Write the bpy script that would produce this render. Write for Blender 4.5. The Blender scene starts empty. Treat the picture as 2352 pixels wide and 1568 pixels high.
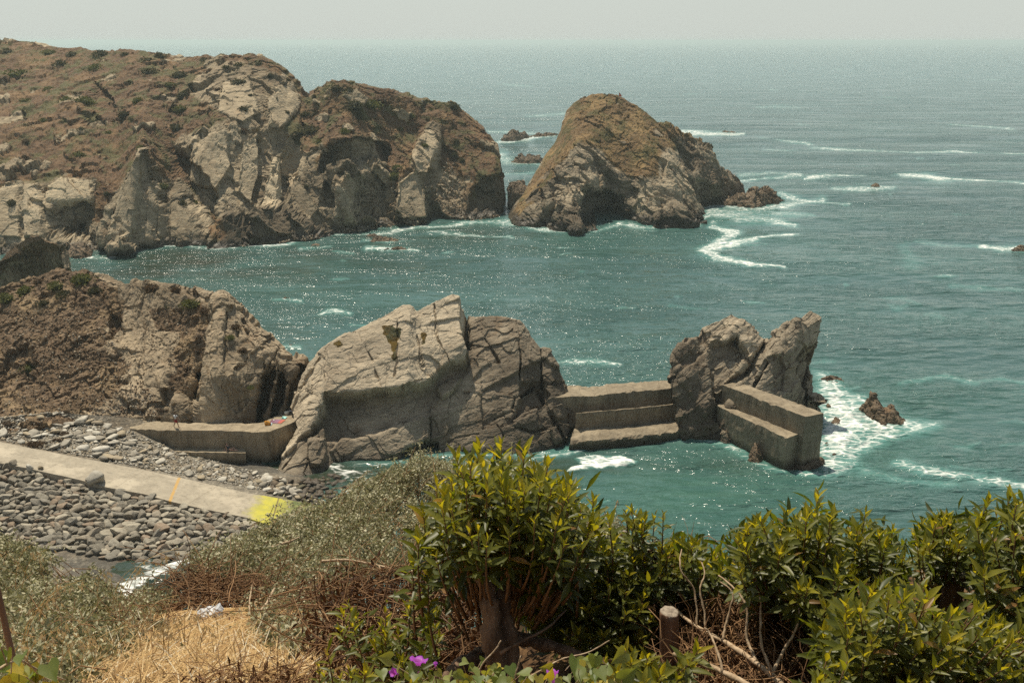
import bpy, bmesh, math, random
import numpy as np
random.seed(7); RNG = np.random.default_rng(7)
H = 45.0; F = 2286.7; CX = 1176.0; CY = 784.0; PITCH = math.radians(16.8)
CP, SP = math.cos(PITCH), math.sin(PITCH)
scene = bpy.context.scene
COL = scene.collection

# ---------- survey helpers: bearings taken from the camera station turned into world points ----------
def bearing(vx, vy):
    vx = np.asarray(vx, float); vy = np.asarray(vy, float)
    dx = (vx - CX) / F; dy = -(vy - CY) / F
    return np.stack([dx + 0*dy, CP + dy*SP + 0*dx, -SP + dy*CP + 0*dx], -1)
def p(vx, vy, Y):
    d = bearing(vx, vy); return np.array([0, 0, H]) + d * (np.asarray(Y, float) / d[..., 1])[..., None]
def g(vx, vy, z=0.0):
    d = bearing(vx, vy); return np.array([0, 0, H]) + d * ((np.asarray(z, float) - H) / d[..., 2])[..., None]
def proj(P):
    x, y, z = P[..., 0], P[..., 1], P[..., 2] - H
    dep = np.maximum(y*CP - z*SP, 1e-6); up = y*SP + z*CP
    return CX + F*x/dep, CY - F*up/dep

# ---------- noise ----------
def _h(ix, iy, iz, s):
    n = (ix.astype(np.int64)*374761393 + iy.astype(np.int64)*668265263 + iz.astype(np.int64)*2147483647 + s*1274126177) & 0xffffffff
    n = ((n ^ (n >> 13)) * 1274126177) & 0xffffffff
    n = ((n ^ (n >> 16)) * 2246822519) & 0xffffffff
    return ((n ^ (n >> 15)) & 0xffffff) / 16777216.0
def vnoise(q, s=0):
    i = np.floor(q); f = q - i; i = i.astype(np.int64); u = f*f*f*(f*(f*6-15)+10)
    r = 0
    for dx in (0, 1):
        for dy in (0, 1):
            for dz in (0, 1):
                w = (u[..., 0] if dx else 1-u[..., 0])*(u[..., 1] if dy else 1-u[..., 1])*(u[..., 2] if dz else 1-u[..., 2])
                r = r + w*_h(i[..., 0]+dx, i[..., 1]+dy, i[..., 2]+dz, s)
    return r*2-1
def fbm(q, octs=4, s=0, gain=.5, lac=2.07):
    a = 1.0; r = 0; t = 0
    for k in range(octs):
        r = r + a*vnoise(q + 17.3*k, s+k*13); t += a; a *= gain; q = q*lac
    return r/t
def facet(q, s=0):
    """broken-rock relief: every jittered cell is its own tilted plane; returns (relief, edge distance, cell value)"""
    i = np.floor(q).astype(np.int64)
    best = np.full(q.shape[:-1], 9e9); sec = best.copy(); rel = np.zeros_like(best); cid = np.zeros_like(best)
    for dx in (-1, 0, 1):
        for dy in (-1, 0, 1):
            for dz in (-1, 0, 1):
                cx, cy, cz = i[..., 0]+dx, i[..., 1]+dy, i[..., 2]+dz
                jx, jy, jz = _h(cx, cy, cz, s+1), _h(cx, cy, cz, s+2), _h(cx, cy, cz, s+3)
                vx, vy, vz = q[..., 0]-cx-jx, q[..., 1]-cy-jy, q[..., 2]-cz-jz
                d = vx*vx+vy*vy+vz*vz
                m = d < best
                sec = np.where(m, best, np.minimum(sec, d))
                c = _h(cx, cy, cz, s+4)
                r = vx*(_h(cx, cy, cz, s+5)-.5)*1.7 + vy*(_h(cx, cy, cz, s+6)-.5)*1.7 + vz*(_h(cx, cy, cz, s+7)-.5)*1.7 + (c-.5)*.7
                rel = np.where(m, r, rel); cid = np.where(m, c, cid); best = np.where(m, d, best)
    return rel, np.sqrt(sec)-np.sqrt(best), cid
def strata(s, seed=0, sharp=.75):
    i = np.floor(s); f = s-i; z = np.zeros_like(i)
    a, b = _h(i, z, z, seed), _h(i+1, z, z, seed)
    t = np.clip((f-sharp)/(1-sharp), 0, 1); t = t*t*(3-2*t)
    return a*(1-t)+b*t-.5
def sstep(a, b, x):
    t = np.clip((x-a)/(b-a), 0, 1); return t*t*(3-2*t)
def sdist(X, Y, poly):
    """signed distance (+ inside) from points to a closed polygon"""
    poly = np.asarray(poly, float); n = len(poly); best = np.full(X.shape, 9e9); ins = np.zeros(X.shape, bool)
    for k in range(n):
        a = poly[k]; b = poly[(k+1) % n]; e = b-a
        t = np.clip(((X-a[0])*e[0]+(Y-a[1])*e[1])/max(e@e, 1e-9), 0, 1)
        best = np.minimum(best, (X-a[0]-t*e[0])**2+(Y-a[1]-t*e[1])**2)
        c = ((a[1] > Y) != (b[1] > Y))
        ins ^= c & (X < (b[0]-a[0])*(Y-a[1])/(b[1]-a[1] if b[1] != a[1] else 1e-9)+a[0])
    return np.where(ins, 1, -1)*np.sqrt(best)
def ldist(X, Y, line):
    line = np.asarray(line, float); best = np.full(X.shape, 9e9); w = np.zeros(X.shape)
    for k in range(len(line)-1):
        a = line[k]; b = line[k+1]; e = b[:2]-a[:2]
        t = np.clip(((X-a[0])*e[0]+(Y-a[1])*e[1])/max(e@e, 1e-9), 0, 1)
        d = (X-a[0]-t*e[0])**2+(Y-a[1]-t*e[1])**2
        m = d < best; best = np.where(m, d, best)
        if len(a) > 2: w = np.where(m, a[2]+(b[2]-a[2])*t, w)
    return np.sqrt(best), w

# ---------- mesh helpers ----------
def mesh_np(name, V, quads=None, tris=None, mat=None, attrs=None, smooth=True, parent=None, link=True):
    me = bpy.data.meshes.new(name)
    V = np.ascontiguousarray(V, dtype=np.float32).reshape(-1, 3)
    fq = np.zeros((0, 4), np.int32) if quads is None else np.asarray(quads, np.int32).reshape(-1, 4)
    ft = np.zeros((0, 3), np.int32) if tris is None else np.asarray(tris, np.int32).reshape(-1, 3)
    me.vertices.add(len(V)); me.vertices.foreach_set('co', V.ravel())
    me.loops.add(fq.size+ft.size); me.loops.foreach_set('vertex_index', np.concatenate([fq.ravel(), ft.ravel()]))
    nf = len(fq)+len(ft); me.polygons.add(nf)
    st = np.concatenate([np.arange(len(fq))*4, fq.size+np.arange(len(ft))*3]).astype(np.int32)
    me.polygons.foreach_set('loop_start', st)
    me.polygons.foreach_set('use_smooth', np.full(nf, smooth, bool))
    for k, v in (attrs or {}).items():
        a = me.attributes.new(k, 'FLOAT', 'POINT'); a.data.foreach_set('value', np.asarray(v, np.float32).ravel())
    me.update(calc_edges=True); me.validate()
    o = bpy.data.objects.new(name, me)
    if mat is not None: me.materials.append(mat)
    if link: COL.objects.link(o)
    if parent is not None: o.parent = parent
    return o
def grid_quads(nr, nc, off=0):
    i = np.arange(nr-1)[:, None]*nc+np.arange(nc-1)[None, :]+off
    return np.stack([i, i+1, i+nc+1, i+nc], -1).reshape(-1, 4)
def tag(o, label=None, cat=None, group=None, kind=None):
    for k, v in (('label', label), ('category', cat), ('group', group), ('kind', kind)):
        if v: o[k] = v
    return o
def empty(name, loc, **kw):
    o = bpy.data.objects.new(name, None); COL.objects.link(o); o.location = loc; o.empty_display_size = .1
    return tag(o, **kw)
def adopt(child, parent):
    child.parent = parent; child.matrix_parent_inverse = parent.matrix_world.inverted() if False else child.matrix_parent_inverse
    child.location = [child.location[k]-parent.location[k] for k in range(3)]
    return child
class MB:
    """collects leaves, tubes and lumps into one mesh"""
    def __init__(s): s.v = []; s.q = []; s.t = []; s.n = 0; s.a = []
    def add(s, V, quads=None, tris=None, a=0.0):
        V = np.asarray(V, float).reshape(-1, 3)
        if quads is not None and len(quads): s.q.append(np.asarray(quads)+s.n)
        if tris is not None and len(tris): s.t.append(np.asarray(tris)+s.n)
        s.v.append(V); s.a.append(np.broadcast_to(np.asarray(a, float), (len(V),))); s.n += len(V)
    def tube(s, P, R, sides=5, a=0.0, cap=True):
        P = np.asarray(P, float); R = np.broadcast_to(np.asarray(R, float), (len(P),))
        T = np.gradient(P, axis=0); T /= np.linalg.norm(T, axis=1)[:, None]+1e-9
        ref = np.array([0., 0, 1]) if abs(T[0][2]) < .9 else np.array([1., 0, 0])
        A = np.cross(T, ref); A /= np.linalg.norm(A, axis=1)[:, None]+1e-9; B = np.cross(T, A)
        th = np.linspace(0, 2*math.pi, sides, endpoint=False)
        V = P[:, None]+R[:, None, None]*(np.cos(th)[None, :, None]*A[:, None]+np.sin(th)[None, :, None]*B[:, None])
        n = len(P); i = np.arange(n-1)[:, None]*sides; j = np.arange(sides)[None]; k = (j+1) % sides
        q = np.stack([i+j, i+k, i+sides+k, i+sides+j], -1).reshape(-1, 4); t = []
        V = V.reshape(-1, 3)
        if cap:
            V = np.vstack([V, P[:1], P[-1:]]); m = n*sides
            t = [[m, (b+1) % sides, b] for b in range(sides)]+[[m+1, (n-1)*sides+b, (n-1)*sides+(b+1) % sides] for b in range(sides)]
        s.add(V, q, t, a)
    def build(s, name, mat=None, parent=None, smooth=True, attr='var'):
        o = mesh_np(name, np.vstack(s.v), np.vstack(s.q) if s.q else None, np.vstack(s.t) if s.t else None, mat, {attr: np.concatenate(s.a)}, smooth)
        if parent is not None: adopt(o, parent)
        return o
def unit(v): return v/(np.linalg.norm(v, axis=-1, keepdims=True)+1e-12)

# ---------- material helpers ----------
class M:
    def __init__(s, name):
        s.m = bpy.data.materials.new(name); s.m.use_nodes = True; s.nt = s.m.node_tree; s.nt.nodes.clear()
        s.out = s.nt.nodes.new('ShaderNodeOutputMaterial'); s.geo = None
    def n(s, typ, **kw):
        nd = s.nt.nodes.new(typ)
        for k, v in kw.items():
            if k in nd.inputs: s.set(nd.inputs[k], v)
            else: setattr(nd, k, v)
        return nd
    def set(s, sock, v):
        if isinstance(v, bpy.types.NodeSocket): s.nt.links.new(v, sock)
        else: sock.default_value = v if not isinstance(v, tuple) or len(v) != 3 or sock.type != 'RGBA' else (*v, 1)
    def pos(s):
        if s.geo is None: s.geo = s.nt.nodes.new('ShaderNodeNewGeometry')
        return s.geo.outputs['Position']
    def map(s, vec, scale=(1, 1, 1), rot=(0, 0, 0)):
        nd = s.n('ShaderNodeMapping', Vector=vec); nd.inputs['Scale'].default_value = scale; nd.inputs['Rotation'].default_value = rot
        return nd.outputs[0]
    def noise(s, scale, detail=4, rough=.55, vec=None, dist=0.0):
        nd = s.n('ShaderNodeTexNoise', Vector=vec if vec is not None else s.pos(), Scale=scale, Detail=detail, Roughness=rough, Distortion=dist)
        return nd.outputs[0]
    def voro(s, scale, vec=None, feature='F1', out=0, rnd=1.0):
        nd = s.nt.nodes.new('ShaderNodeTexVoronoi'); nd.feature = feature
        s.set(nd.inputs['Vector'], vec if vec is not None else s.pos()); nd.inputs['Scale'].default_value = scale; nd.inputs['Randomness'].default_value = rnd
        return nd.outputs[out]
    def ramp(s, fac, stops, interp='LINEAR'):
        nd = s.n('ShaderNodeValToRGB', Fac=fac); cr = nd.color_ramp; cr.interpolation = interp
        while len(cr.elements) < len(stops): cr.elements.new(.5)
        for e, (t, c) in zip(cr.elements, stops):
            e.position = t; e.color = (*c, 1) if isinstance(c, tuple) else (c, c, c, 1)
        return nd.outputs[0]
    def mix(s, fac, a, b, blend='MIX'):
        nd = s.nt.nodes.new('ShaderNodeMix'); nd.data_type = 'RGBA'; nd.blend_type = blend; nd.clamp_factor = True
        s.set(nd.inputs[0], fac); s.set(nd.inputs[6], a if not isinstance(a, tuple) else (*a, 1)); s.set(nd.inputs[7], b if not isinstance(b, tuple) else (*b, 1))
        return nd.outputs[2]
    def math(s, op, a, b=None, c=None, clamp=False):
        nd = s.nt.nodes.new('ShaderNodeMath'); nd.operation = op; nd.use_clamp = clamp
        s.set(nd.inputs[0], a)
        if b is not None: s.set(nd.inputs[1], b)
        if c is not None: s.set(nd.inputs[2], c)
        return nd.outputs[0]
    def attr(s, name): return s.n('ShaderNodeAttribute', attribute_name=name).outputs['Fac']
    def xyz(s, vec=None):
        nd = s.n('ShaderNodeSeparateXYZ', Vector=vec if vec is not None else s.pos()); return nd.outputs
    def bump(s, h, dist, strength=1.0, normal=None):
        nd = s.n('ShaderNodeBump', Height=h, Distance=dist, Strength=strength)
        if normal is not None: s.set(nd.inputs['Normal'], normal)
        return nd.outputs[0]
    def rng(s, v, a, b, c=0.0, d=1.0, smooth=True):
        nd = s.nt.nodes.new('ShaderNodeMapRange'); nd.interpolation_type = 'SMOOTHSTEP' if smooth else 'LINEAR'
        for k, x in enumerate((v, a, b, c, d)): s.set(nd.inputs[k], x)
        return nd.outputs[0]
    def bsdf(s, color, rough=.8, spec=.3, normal=None, **kw):
        nd = s.nt.nodes.new('ShaderNodeBsdfPrincipled'); s.set(nd.inputs['Base Color'], color); s.set(nd.inputs['Roughness'], rough)
        s.set(nd.inputs['Specular IOR Level'], spec)
        if normal is not None: s.set(nd.inputs['Normal'], normal)
        for k, v in kw.items(): s.set(nd.inputs[k.replace('_', ' ')], v)
        return nd.outputs[0]
    def done(s, shader, vol=False):
        s.nt.links.new(shader, s.out.inputs['Volume' if vol else 'Surface']); return s.m
    def leafmix(s, color, tcolor, rough, tfac, spec=.4):
        b = s.bsdf(color, rough, spec); t = s.n('ShaderNodeBsdfTranslucent', Color=tcolor).outputs[0]
        nd = s.nt.nodes.new('ShaderNodeMixShader'); s.set(nd.inputs[0], tfac); s.nt.links.new(b, nd.inputs[1]); s.nt.links.new(t, nd.inputs[2])
        return s.done(nd.outputs[0])

def simple_mat(name, c, rough=.7, spec=.3, var=.25, scale=30, bump=.0):
    m = M(name); n = m.noise(scale, 3)
    col = m.mix(m.rng(n, .3, .7), tuple(x*(1-var) for x in c), tuple(min(1, x*(1+var)) for x in c))
    return m.done(m.bsdf(col, rough, spec, m.bump(n, bump) if bump else None))

def rock_mat(name, pale, mid, dark, soil=(.17, .095, .05), scale=1.0, grain=(0, 0, 0), grainamt=.5, wet=1.6, far=False, heath=(.05, .052, .022)):
    """weathered slate: patches, bedding grain, lichen, soil and heath by attribute, wet dark band at the tide line"""
    m = M(name); P = m.pos()
    big = m.noise(.12*scale, 5, .6)
    n2 = m.noise(.9*scale, 6, .65)
    g1 = m.map(P, (.35, .35, 3.2), grain)
    st = m.noise(1.5*scale, 6, .65, g1, .6)
    c = m.mix(m.rng(big, .38, .62), mid, pale)
    c = m.mix(m.rng(n2, .45, .72, 0, .6), c, dark)
    c = m.mix(m.rng(st, .35, .65, 0, grainamt), c, tuple(x*.42 for x in mid))
    c = m.mix(m.rng(m.noise(4*scale, 3), .58, .72, 0, .45), c, tuple(min(.75, x*1.35) for x in pale))
    # rusty iron stains
    c = m.mix(m.rng(m.noise(.35*scale, 4, .6, m.map(P, (1, 1, .5))), .56, .72, 0, .45), c, (.2, .115, .055))
    tone = m.attr('tone')
    c = m.mix(m.rng(tone, .5, 1.0, 0, .8, False), c, tuple(min(.8, x*1.25) for x in pale))
    c = m.mix(m.rng(tone, .5, 0.0, 0, .85, False), c, tuple(x*.8 for x in dark))
    # soil / dry heath
    v = m.attr('veg')
    vn = m.noise(2.2*scale, 6, .7)
    sc = m.mix(m.rng(vn, .35, .65), tuple(x*.45 for x in soil), soil)
    sc = m.mix(m.rng(m.noise(.25*scale, 4), .45, .65, 0, .6), sc, tuple(x*f for x, f in zip(soil, (1.5, 1.6, 1.5))))
    sc = m.mix(m.rng(m.noise(.30*scale, 6, .68), .48, .60, 0, .85), sc, heath)
    c = m.mix(m.rng(v, .3, .62), c, sc)
    z = m.xyz()[2]
    zz = m.math('ADD', z, m.math('MULTIPLY', m.noise(.5, 4), -2.4))
    wetf = m.rng(zz, wet-1.2, wet-2.6)
    c = m.mix(m.math('MULTIPLY', wetf, .82), c, (.035, .027, .018))
    rough = m.rng(wetf, 0, 1, .88, .45)
    h = m.math('ADD', m.math('MULTIPLY', st, .5), m.math('MULTIPLY', n2, .9))
    h = m.math('ADD', h, m.math('MULTIPLY', m.noise(7*scale, 5, .7), .28))
    wv = m.n('ShaderNodeVectorMath', operation='ADD'); m.set(wv.inputs[0], m.map(P, (1, 1, .3), grain))
    m.set(wv.inputs[1], m.n('ShaderNodeTexNoise', Vector=P, Scale=.6*scale, Detail=4).outputs[1])
    cr = m.voro(.42*scale, wv.outputs[0], 'DISTANCE_TO_EDGE'); brk = m.rng(m.noise(.5*scale, 2), .45, .6)
    crk = m.math('MULTIPLY', m.rng(cr, .028, .004), brk)
    h = m.math('SUBTRACT', h, m.math('MULTIPLY', crk, .4))
    c = m.mix(m.math('MULTIPLY', crk, .4), c, tuple(x*.5 for x in dark))
    return m.done(m.bsdf(c, rough, .25, m.bump(h, .15/scale)))
# ---------- camera, sky, sun, air ----------
cam = bpy.data.cameras.new('camera'); cam.lens = 35.0; cam.sensor_width = 36.0; cam.clip_end = 120000; cam.clip_start = .05
camo = bpy.data.objects.new('camera', cam); COL.objects.link(camo); camo.location = (0, 0, H)
camo.rotation_euler = (math.radians(90)-PITCH, 0, 0); scene.camera = camo
SUN_EL = math.radians(66); SUN_AZ = math.radians(-30)   # azimuth measured from +Y towards +X
sd = np.array([math.cos(SUN_EL)*math.sin(SUN_AZ), math.cos(SUN_EL)*math.cos(SUN_AZ), math.sin(SUN_EL)])
sl = bpy.data.lights.new('sun', 'SUN'); sl.energy = 4.8; sl.angle = math.radians(.53); sl.color = (1, .90, .73)
so = bpy.data.objects.new('sun', sl); COL.objects.link(so)
from mathutils import Vector
so.rotation_euler = Vector(sd).to_track_quat('Z', 'Y').to_euler(); so.location = (0, 0, 90)
w = bpy.data.worlds.new('World'); scene.world = w; w.use_nodes = True; nt = w.node_tree
bg = nt.nodes['Background']; sky = nt.nodes.new('ShaderNodeTexSky'); sky.sky_type = 'NISHITA'; sky.sun_disc = False
sky.sun_elevation = SUN_EL; sky.sun_rotation = SUN_AZ; sky.air_density = 1.0; sky.dust_density = 1.2; sky.ozone_density = 1.5; sky.altitude = 0
hs = nt.nodes.new('ShaderNodeHueSaturation'); hs.inputs['Saturation'].default_value = .55
mx = nt.nodes.new('ShaderNodeMix'); mx.data_type = 'RGBA'; mx.blend_type = 'MULTIPLY'; mx.inputs[0].default_value = 1
mx.inputs[7].default_value = (.95, 1.0, .95, 1)
nt.links.new(sky.outputs[0], hs.inputs['Color']); nt.links.new(hs.outputs[0], mx.inputs[6]); 
tc = nt.nodes.new('ShaderNodeTexCoord'); sx = nt.nodes.new('ShaderNodeSeparateXYZ'); nt.links.new(tc.outputs['Generated'], sx.inputs[0])
mr = nt.nodes.new('ShaderNodeMapRange'); mr.interpolation_type = 'SMOOTHSTEP'; nt.links.new(sx.outputs[2], mr.inputs[0]); mr.inputs[1].default_value = .42; mr.inputs[2].default_value = .0; mr.inputs[3].default_value = 0; mr.inputs[4].default_value = .9
hz = nt.nodes.new('ShaderNodeMix'); hz.data_type = 'RGBA'; nt.links.new(mr.outputs[0], hz.inputs[0]); nt.links.new(mx.outputs[2], hz.inputs[6]); hz.inputs[7].default_value = (5.6, 5.95, 5.5, 1)
nt.links.new(hz.outputs[2], bg.inputs['Color'])
bg.inputs['Strength'].default_value = .092
vs = scene.view_settings; vs.view_transform = 'Standard'; vs.look = 'None'; vs.exposure = .27; vs.gamma = 1
cy = scene.cycles; cy.max_bounces = 6; cy.diffuse_bounces = 2; cy.glossy_bounces = 2; cy.transmission_bounces = 3; cy.volume_bounces = 0
cy.transparent_max_bounces = 6; cy.caustics_reflective = False; cy.caustics_refractive = False; cy.sample_clamp_indirect = 3; cy.sample_clamp_direct = 8
cy.use_denoising = False; cy.use_adaptive_sampling = True; cy.adaptive_threshold = .02; cy.pixel_filter_type = 'BLACKMAN_HARRIS'
# the sea air: one even volume
bm = bmesh.new(); bmesh.ops.create_cube(bm, size=1.0)
hm = bpy.data.meshes.new('haze'); bm.to_mesh(hm); bm.free(); haze = bpy.data.objects.new('haze', hm); COL.objects.link(haze)
haze.scale = (90000, 90000, 58); haze.location = (0, 30000, 58/2-9)
m = M('sea_air'); pv = m.nt.nodes.new('ShaderNodeVolumePrincipled'); pv.inputs['Color'].default_value = (.76, .92, .91, 1)
pv.inputs['Density'].default_value = .00018; pv.inputs['Anisotropy'].default_value = .2; m.done(pv.outputs[0], vol=True); hm.materials.append(m.m)
tag(haze, 'pale sea haze softening the far water', 'haze', kind='stuff')

# ---------- the sea ----------
vys = np.concatenate([[94.6, 95.2, 96, 97, 98.5], np.arange(100, 1500, 2.0)])
vxs = np.concatenate([np.arange(-3200, -500, 60), np.arange(-500, 2850, 2.2), np.arange(2850, 5600, 60)])
VX, VY = np.meshgrid(vxs, vys)
SP0 = g(VX, VY, 0)
X, Y = SP0[..., 0], SP0[..., 1]
gap = np.abs(np.gradient(Y, axis=0))
def wave(L, amp, ang, ph=0, sharp=1.6, wob=.5):
    d = X*math.cos(ang)+Y*math.sin(ang)
    q = np.stack([X/(L*3), Y/(L*3), 0*X], -1)
    k = 2*math.pi*(d/L+wob*vnoise(q, int(L*7)))+ph
    s = (.5+.5*np.sin(k))**sharp*2-1
    return amp*s*(.55+.45*vnoise(q*.7+3, int(L*3)))*sstep(L*.45, L*.16, gap)
Z = wave(26, .22, math.radians(-97))+wave(13, .13, math.radians(-80), 1)+wave(6.5, .09, math.radians(-112), 2)+wave(3.2, .05, math.radians(-70), .5)
Z += wave(60, .35, math.radians(-100), 2.4, 2.2)
q = np.stack([X/2.2, Y/1.1, 0*X], -1); Z += .07*fbm(q, 3, 5)*sstep(1.6, .5, gap)
# foam: real patches of broken water, surveyed from the station and laid on the sea
foam = np.zeros(X.shape)
VYf = VY
_q = np.stack([X/9, Y/9, 0*X], -1); _q2 = np.stack([X/2.6, Y/2.6, 0*X], -1)
_r = sstep(30, 3, np.abs(gap)*6)
VXw = VX+(16*fbm(_q, 3, 301)+7*fbm(_q2, 2, 302)); VYw = VY+(5*fbm(_q+9, 3, 303)+2.5*fbm(_q2+4, 2, 304))*np.clip((VY-150)/350, .15, 1)
def fpoly(poly, amt=1.0, soft=10.0):
    global foam
    P = np.array(poly, float); sel = (VXw > P[:, 0].min()-60) & (VX < P[:, 0].max()+60) & (VY > P[:, 1].min()-40) & (VY < P[:, 1].max()+40)
    d = sdist(VXw[sel], VYw[sel]*2.0, P*[1, 2.0])
    foam[sel] = np.maximum(foam[sel], amt*sstep(-soft, soft, d))
def fline(line, amt=1.0):
    global foam
    P = np.array([l if len(l) > 2 else (*l, 3) for l in line], float); r = P[:, 2].max()
    sel = (VX > P[:, 0].min()-3*r-20) & (VX < P[:, 0].max()+3*r+20) & (VY > P[:, 1].min()-2*r-10) & (VY < P[:, 1].max()+2*r+10)
    Q = P*[1, 2.2, 2.2]
    d, wd = ldist(VXw[sel], VYw[sel]*2.2, Q)
    foam[sel] = np.maximum(foam[sel], amt*(.66*sstep(wd*1.4, wd*.2, d)+.34*sstep(wd*2.8, wd*.6, d)))
for a, ln in [
 (.95, [(1830,537,3),(1760,543,4),(1700,550,6),(1655,562,8),(1612,580,8),(1650,595,8),(1715,606,6),(1800,613,3)]),
 (.8, [(1622,470,12),(1640,490,16),(1700,500,14),(1760,505,9),(1830,515,4)]), (.85, [(1640,460,9),(1700,478,12),(1800,470,9),(1890,455,5)]),
 (.9, [(1640,515,6),(1690,530,10),(1660,548,10),(1625,572,9)]), (.7, [(1640,485,14),(1760,490,10),(1860,497,4)]), (.8,[(1790,447,6),(1830,455,6),(1900,462,4),(1960,468,2)]),
 (.9, [(1560,303,6),(1620,306,5),(1700,308,3)]), (.8, [(1780,320,3),(1812,325,4),(1855,331,2)]), (.8, [(1760,343,2),(1830,346,2)]),
 (.85, [(1870,338,3),(1920,342,4),(2000,345,3),(2100,350,3),(2180,346,3),(2260,351,2),(2360,354,3)]),
 (.8, [(1700,415,4),(1750,407,3),(1840,402,4)]), (.9, [(1852,407,4),(1900,402,5),(1985,401,2)]), (.75, [(1700,402,4),(1760,396,3),(1830,399,3)]),
 (.95, [(2060,400,4),(2110,403,7),(2160,409,8),(2200,411,4),(2280,416,2),(2420,419,3)]),
 (.8, [(1920,434,4),(1970,434,5),(2046,433,5)]), (.8, [(2178,284,2),(2230,289,3),(2330,297,2)]),
 (.7, [(1150,194,2),(1180,196,2.5),(1212,198,2)]), (.7, [(1210,268,2),(1250,264,3),(1310,260,3)]), (.6, [(1745,247,2),(1790,246,3),(1835,248,2)]),
 (.8, [(1120,300,2),(1160,301,3),(1240,308,3)]), (.9, [(1150,324,5),(1200,318,4),(1290,310,3)]), (.75, [(1148,352,8),(1170,374,7),(1250,380,3)]),
 (.6, [(1150,400,4),(1230,396,3)]), (.95, [(2258,563,3),(2310,568,9),(2360,568,9)]), (.55, [(2100,552,3),(2170,560,4),(2270,563,3)]),
 (.85, [(848,569,4),(905,574,6),(962,575,3)]), (.8, [(838,553,3),(900,558,3),(942,556,3)]), (.8, [(975,530,3),(1020,533,4),(1075,536,2),(1170,543,1.5)]),
 (.75, [(1450,512,2),(1480,518,3),(1500,522,2)]), (.7, [(690,572,4),(760,567,3)]), (.7, [(628,690,4),(690,692,4)]), (.7, [(640,793,5),(690,795,5)]),
 (.8, [(1280,832,4),(1330,830,9),(1370,832,9),(1432,836,3)]), (.55, [(1370,1160,3),(1400,1150,3)]),
 (.55, [(2070,880,4),(2170,862,5),(2250,880,5)]), (.6, [(2290,868,3),(2360,878,4)]), (.45, [(2180,655,4),(2260,662,4),(2380,664,3)]),
 (.4, [(2080,560,8),(2100,610,10)]), (.75, [(2075,1060,10),(2140,1080,12),(2230,1092,12),(2290,1100,14),(2352,1112,10),(2440,1125,8)]), (.6, [(1900,1035,12),(2000,1080,8),(2080,1100,8),(2200,1110,8)]),
 (.85, [(742,722,4),(765,714,9),(800,722,4)]), (.7,[(815,745,3),(840,748,3)]), (.8, [(760,1068,12),(800,1085,16),(830,1110,20),(800,1140,14)]),
 (.7, [(1225,1052,6),(1290,1040,6),(1340,1020,2)]), (.7, [(1560,1008,3),(1620,1010,5),(1690,1030,7),(1730,1052,7),(1800,1080,5)]), (.75,[(1840,1082,6),(1900,1085,10),(1960,1060,12)]),
 (.45, [(1540,700,4),(1620,705,3)]), (.4, [(520,1040,3),(530,1041,3)]), (.5,[(1320,1180,4),(1360,1170,4)]), (.65, [(840,1080,6),(940,1095,8),(1050,1110,8),(1200,1100,7)]), (.6,[(330,1290,16),(300,1350,18),(280,1380,12)]), (1.0,[(440,1285,5),(390,1305,8),(340,1330,12),(305,1350,14),(285,1385,14)]),
]: fline(ln, a)
_rw = random.Random(77)
for _ in range(70):
    _y = 150+560*_rw.random()**1.1; _x = _rw.uniform(1050 if _y < 480 else 700, 2500); _l = _rw.uniform(8, 46)*(.5+_y/700); _t = _rw.uniform(-.05, .09)
    fline([(_x, _y, .8), (_x+_l*.4, _y+_l*_t*.5, 1.0+_rw.random()*2*_y/500), (_x+_l, _y+_l*_t, .8)], _rw.uniform(.5, .8))
for _ in range(26):
    _x, _y = _rw.uniform(1850, 2500), _rw.uniform(680, 1180); _l = _rw.uniform(40, 150); fline([(_x, _y, 3), (_x+_l*.5, _y+_rw.uniform(-8, 12), 7), (_x+_l, _y+_rw.uniform(-6, 16), 3)], _rw.uniform(.30, .52))
fpoly([(1310,1050),(1350,1040),(1420,1042),(1470,1060),(1430,1070),(1380,1078),(1340,1082),(1300,1086),(1305,1075),(1330,1068)], .97, 7)
fpoly([(1870,850),(1905,855),(1945,880),(1965,900),(1995,905),(2080,960),(2150,968),(2165,985),(2120,1000),(2060,1010),(1990,1040),(1960,1075),(1890,1085),(1880,1060)], .82, 26)
fpoly([(1895,890),(1930,900),(1970,930),(1980,960),(2030,985),(1980,1000),(1950,1040),(1900,1062),(1892,960)], 1.0, 22)
fpoly([(1880,1040),(2000,1060),(2080,1090),(2060,1110),(1950,1090),(1880,1090)], .45, 30)
def shoreline(line, amt=.75, wd=4): fline([(a, b, wd*(.6+.8*abs(math.sin(a*.037)))) for a, b in line], amt)
shoreline([(150,584),(260,590),(300,582),(330,576),(360,570),(420,566),(490,572),(560,566),(640,560),(700,552),(765,542),(830,535),(890,530),(960,520),(1045,513),(1110,511),(1150,508),(1175,512),(1240,522),(1300,530),(1370,527),(1420,511),(1480,520),(1540,519),(1600,514),(1622,495)], .8, 4)
shoreline([(630,1098),(690,1102),(760,1080),(830,1066),(900,1064),(1000,1046),(1100,1046),(1220,1046),(1310,1026)], .6, 4)
far = sstep(400, 3000, Y)
foam *= (1-.3*far)
Z += .25*foam*sstep(1.2, .4, gap)*(1+.8*fbm(np.stack([X/1.4, Y/1.4, 0*X], -1), 3, 9))
# a small breaking wave in the cove
db = np.exp(-(((X+18.6)/3.4)**2+((Y-147)/2.2)**2)); Z += 1.0*db
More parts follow.
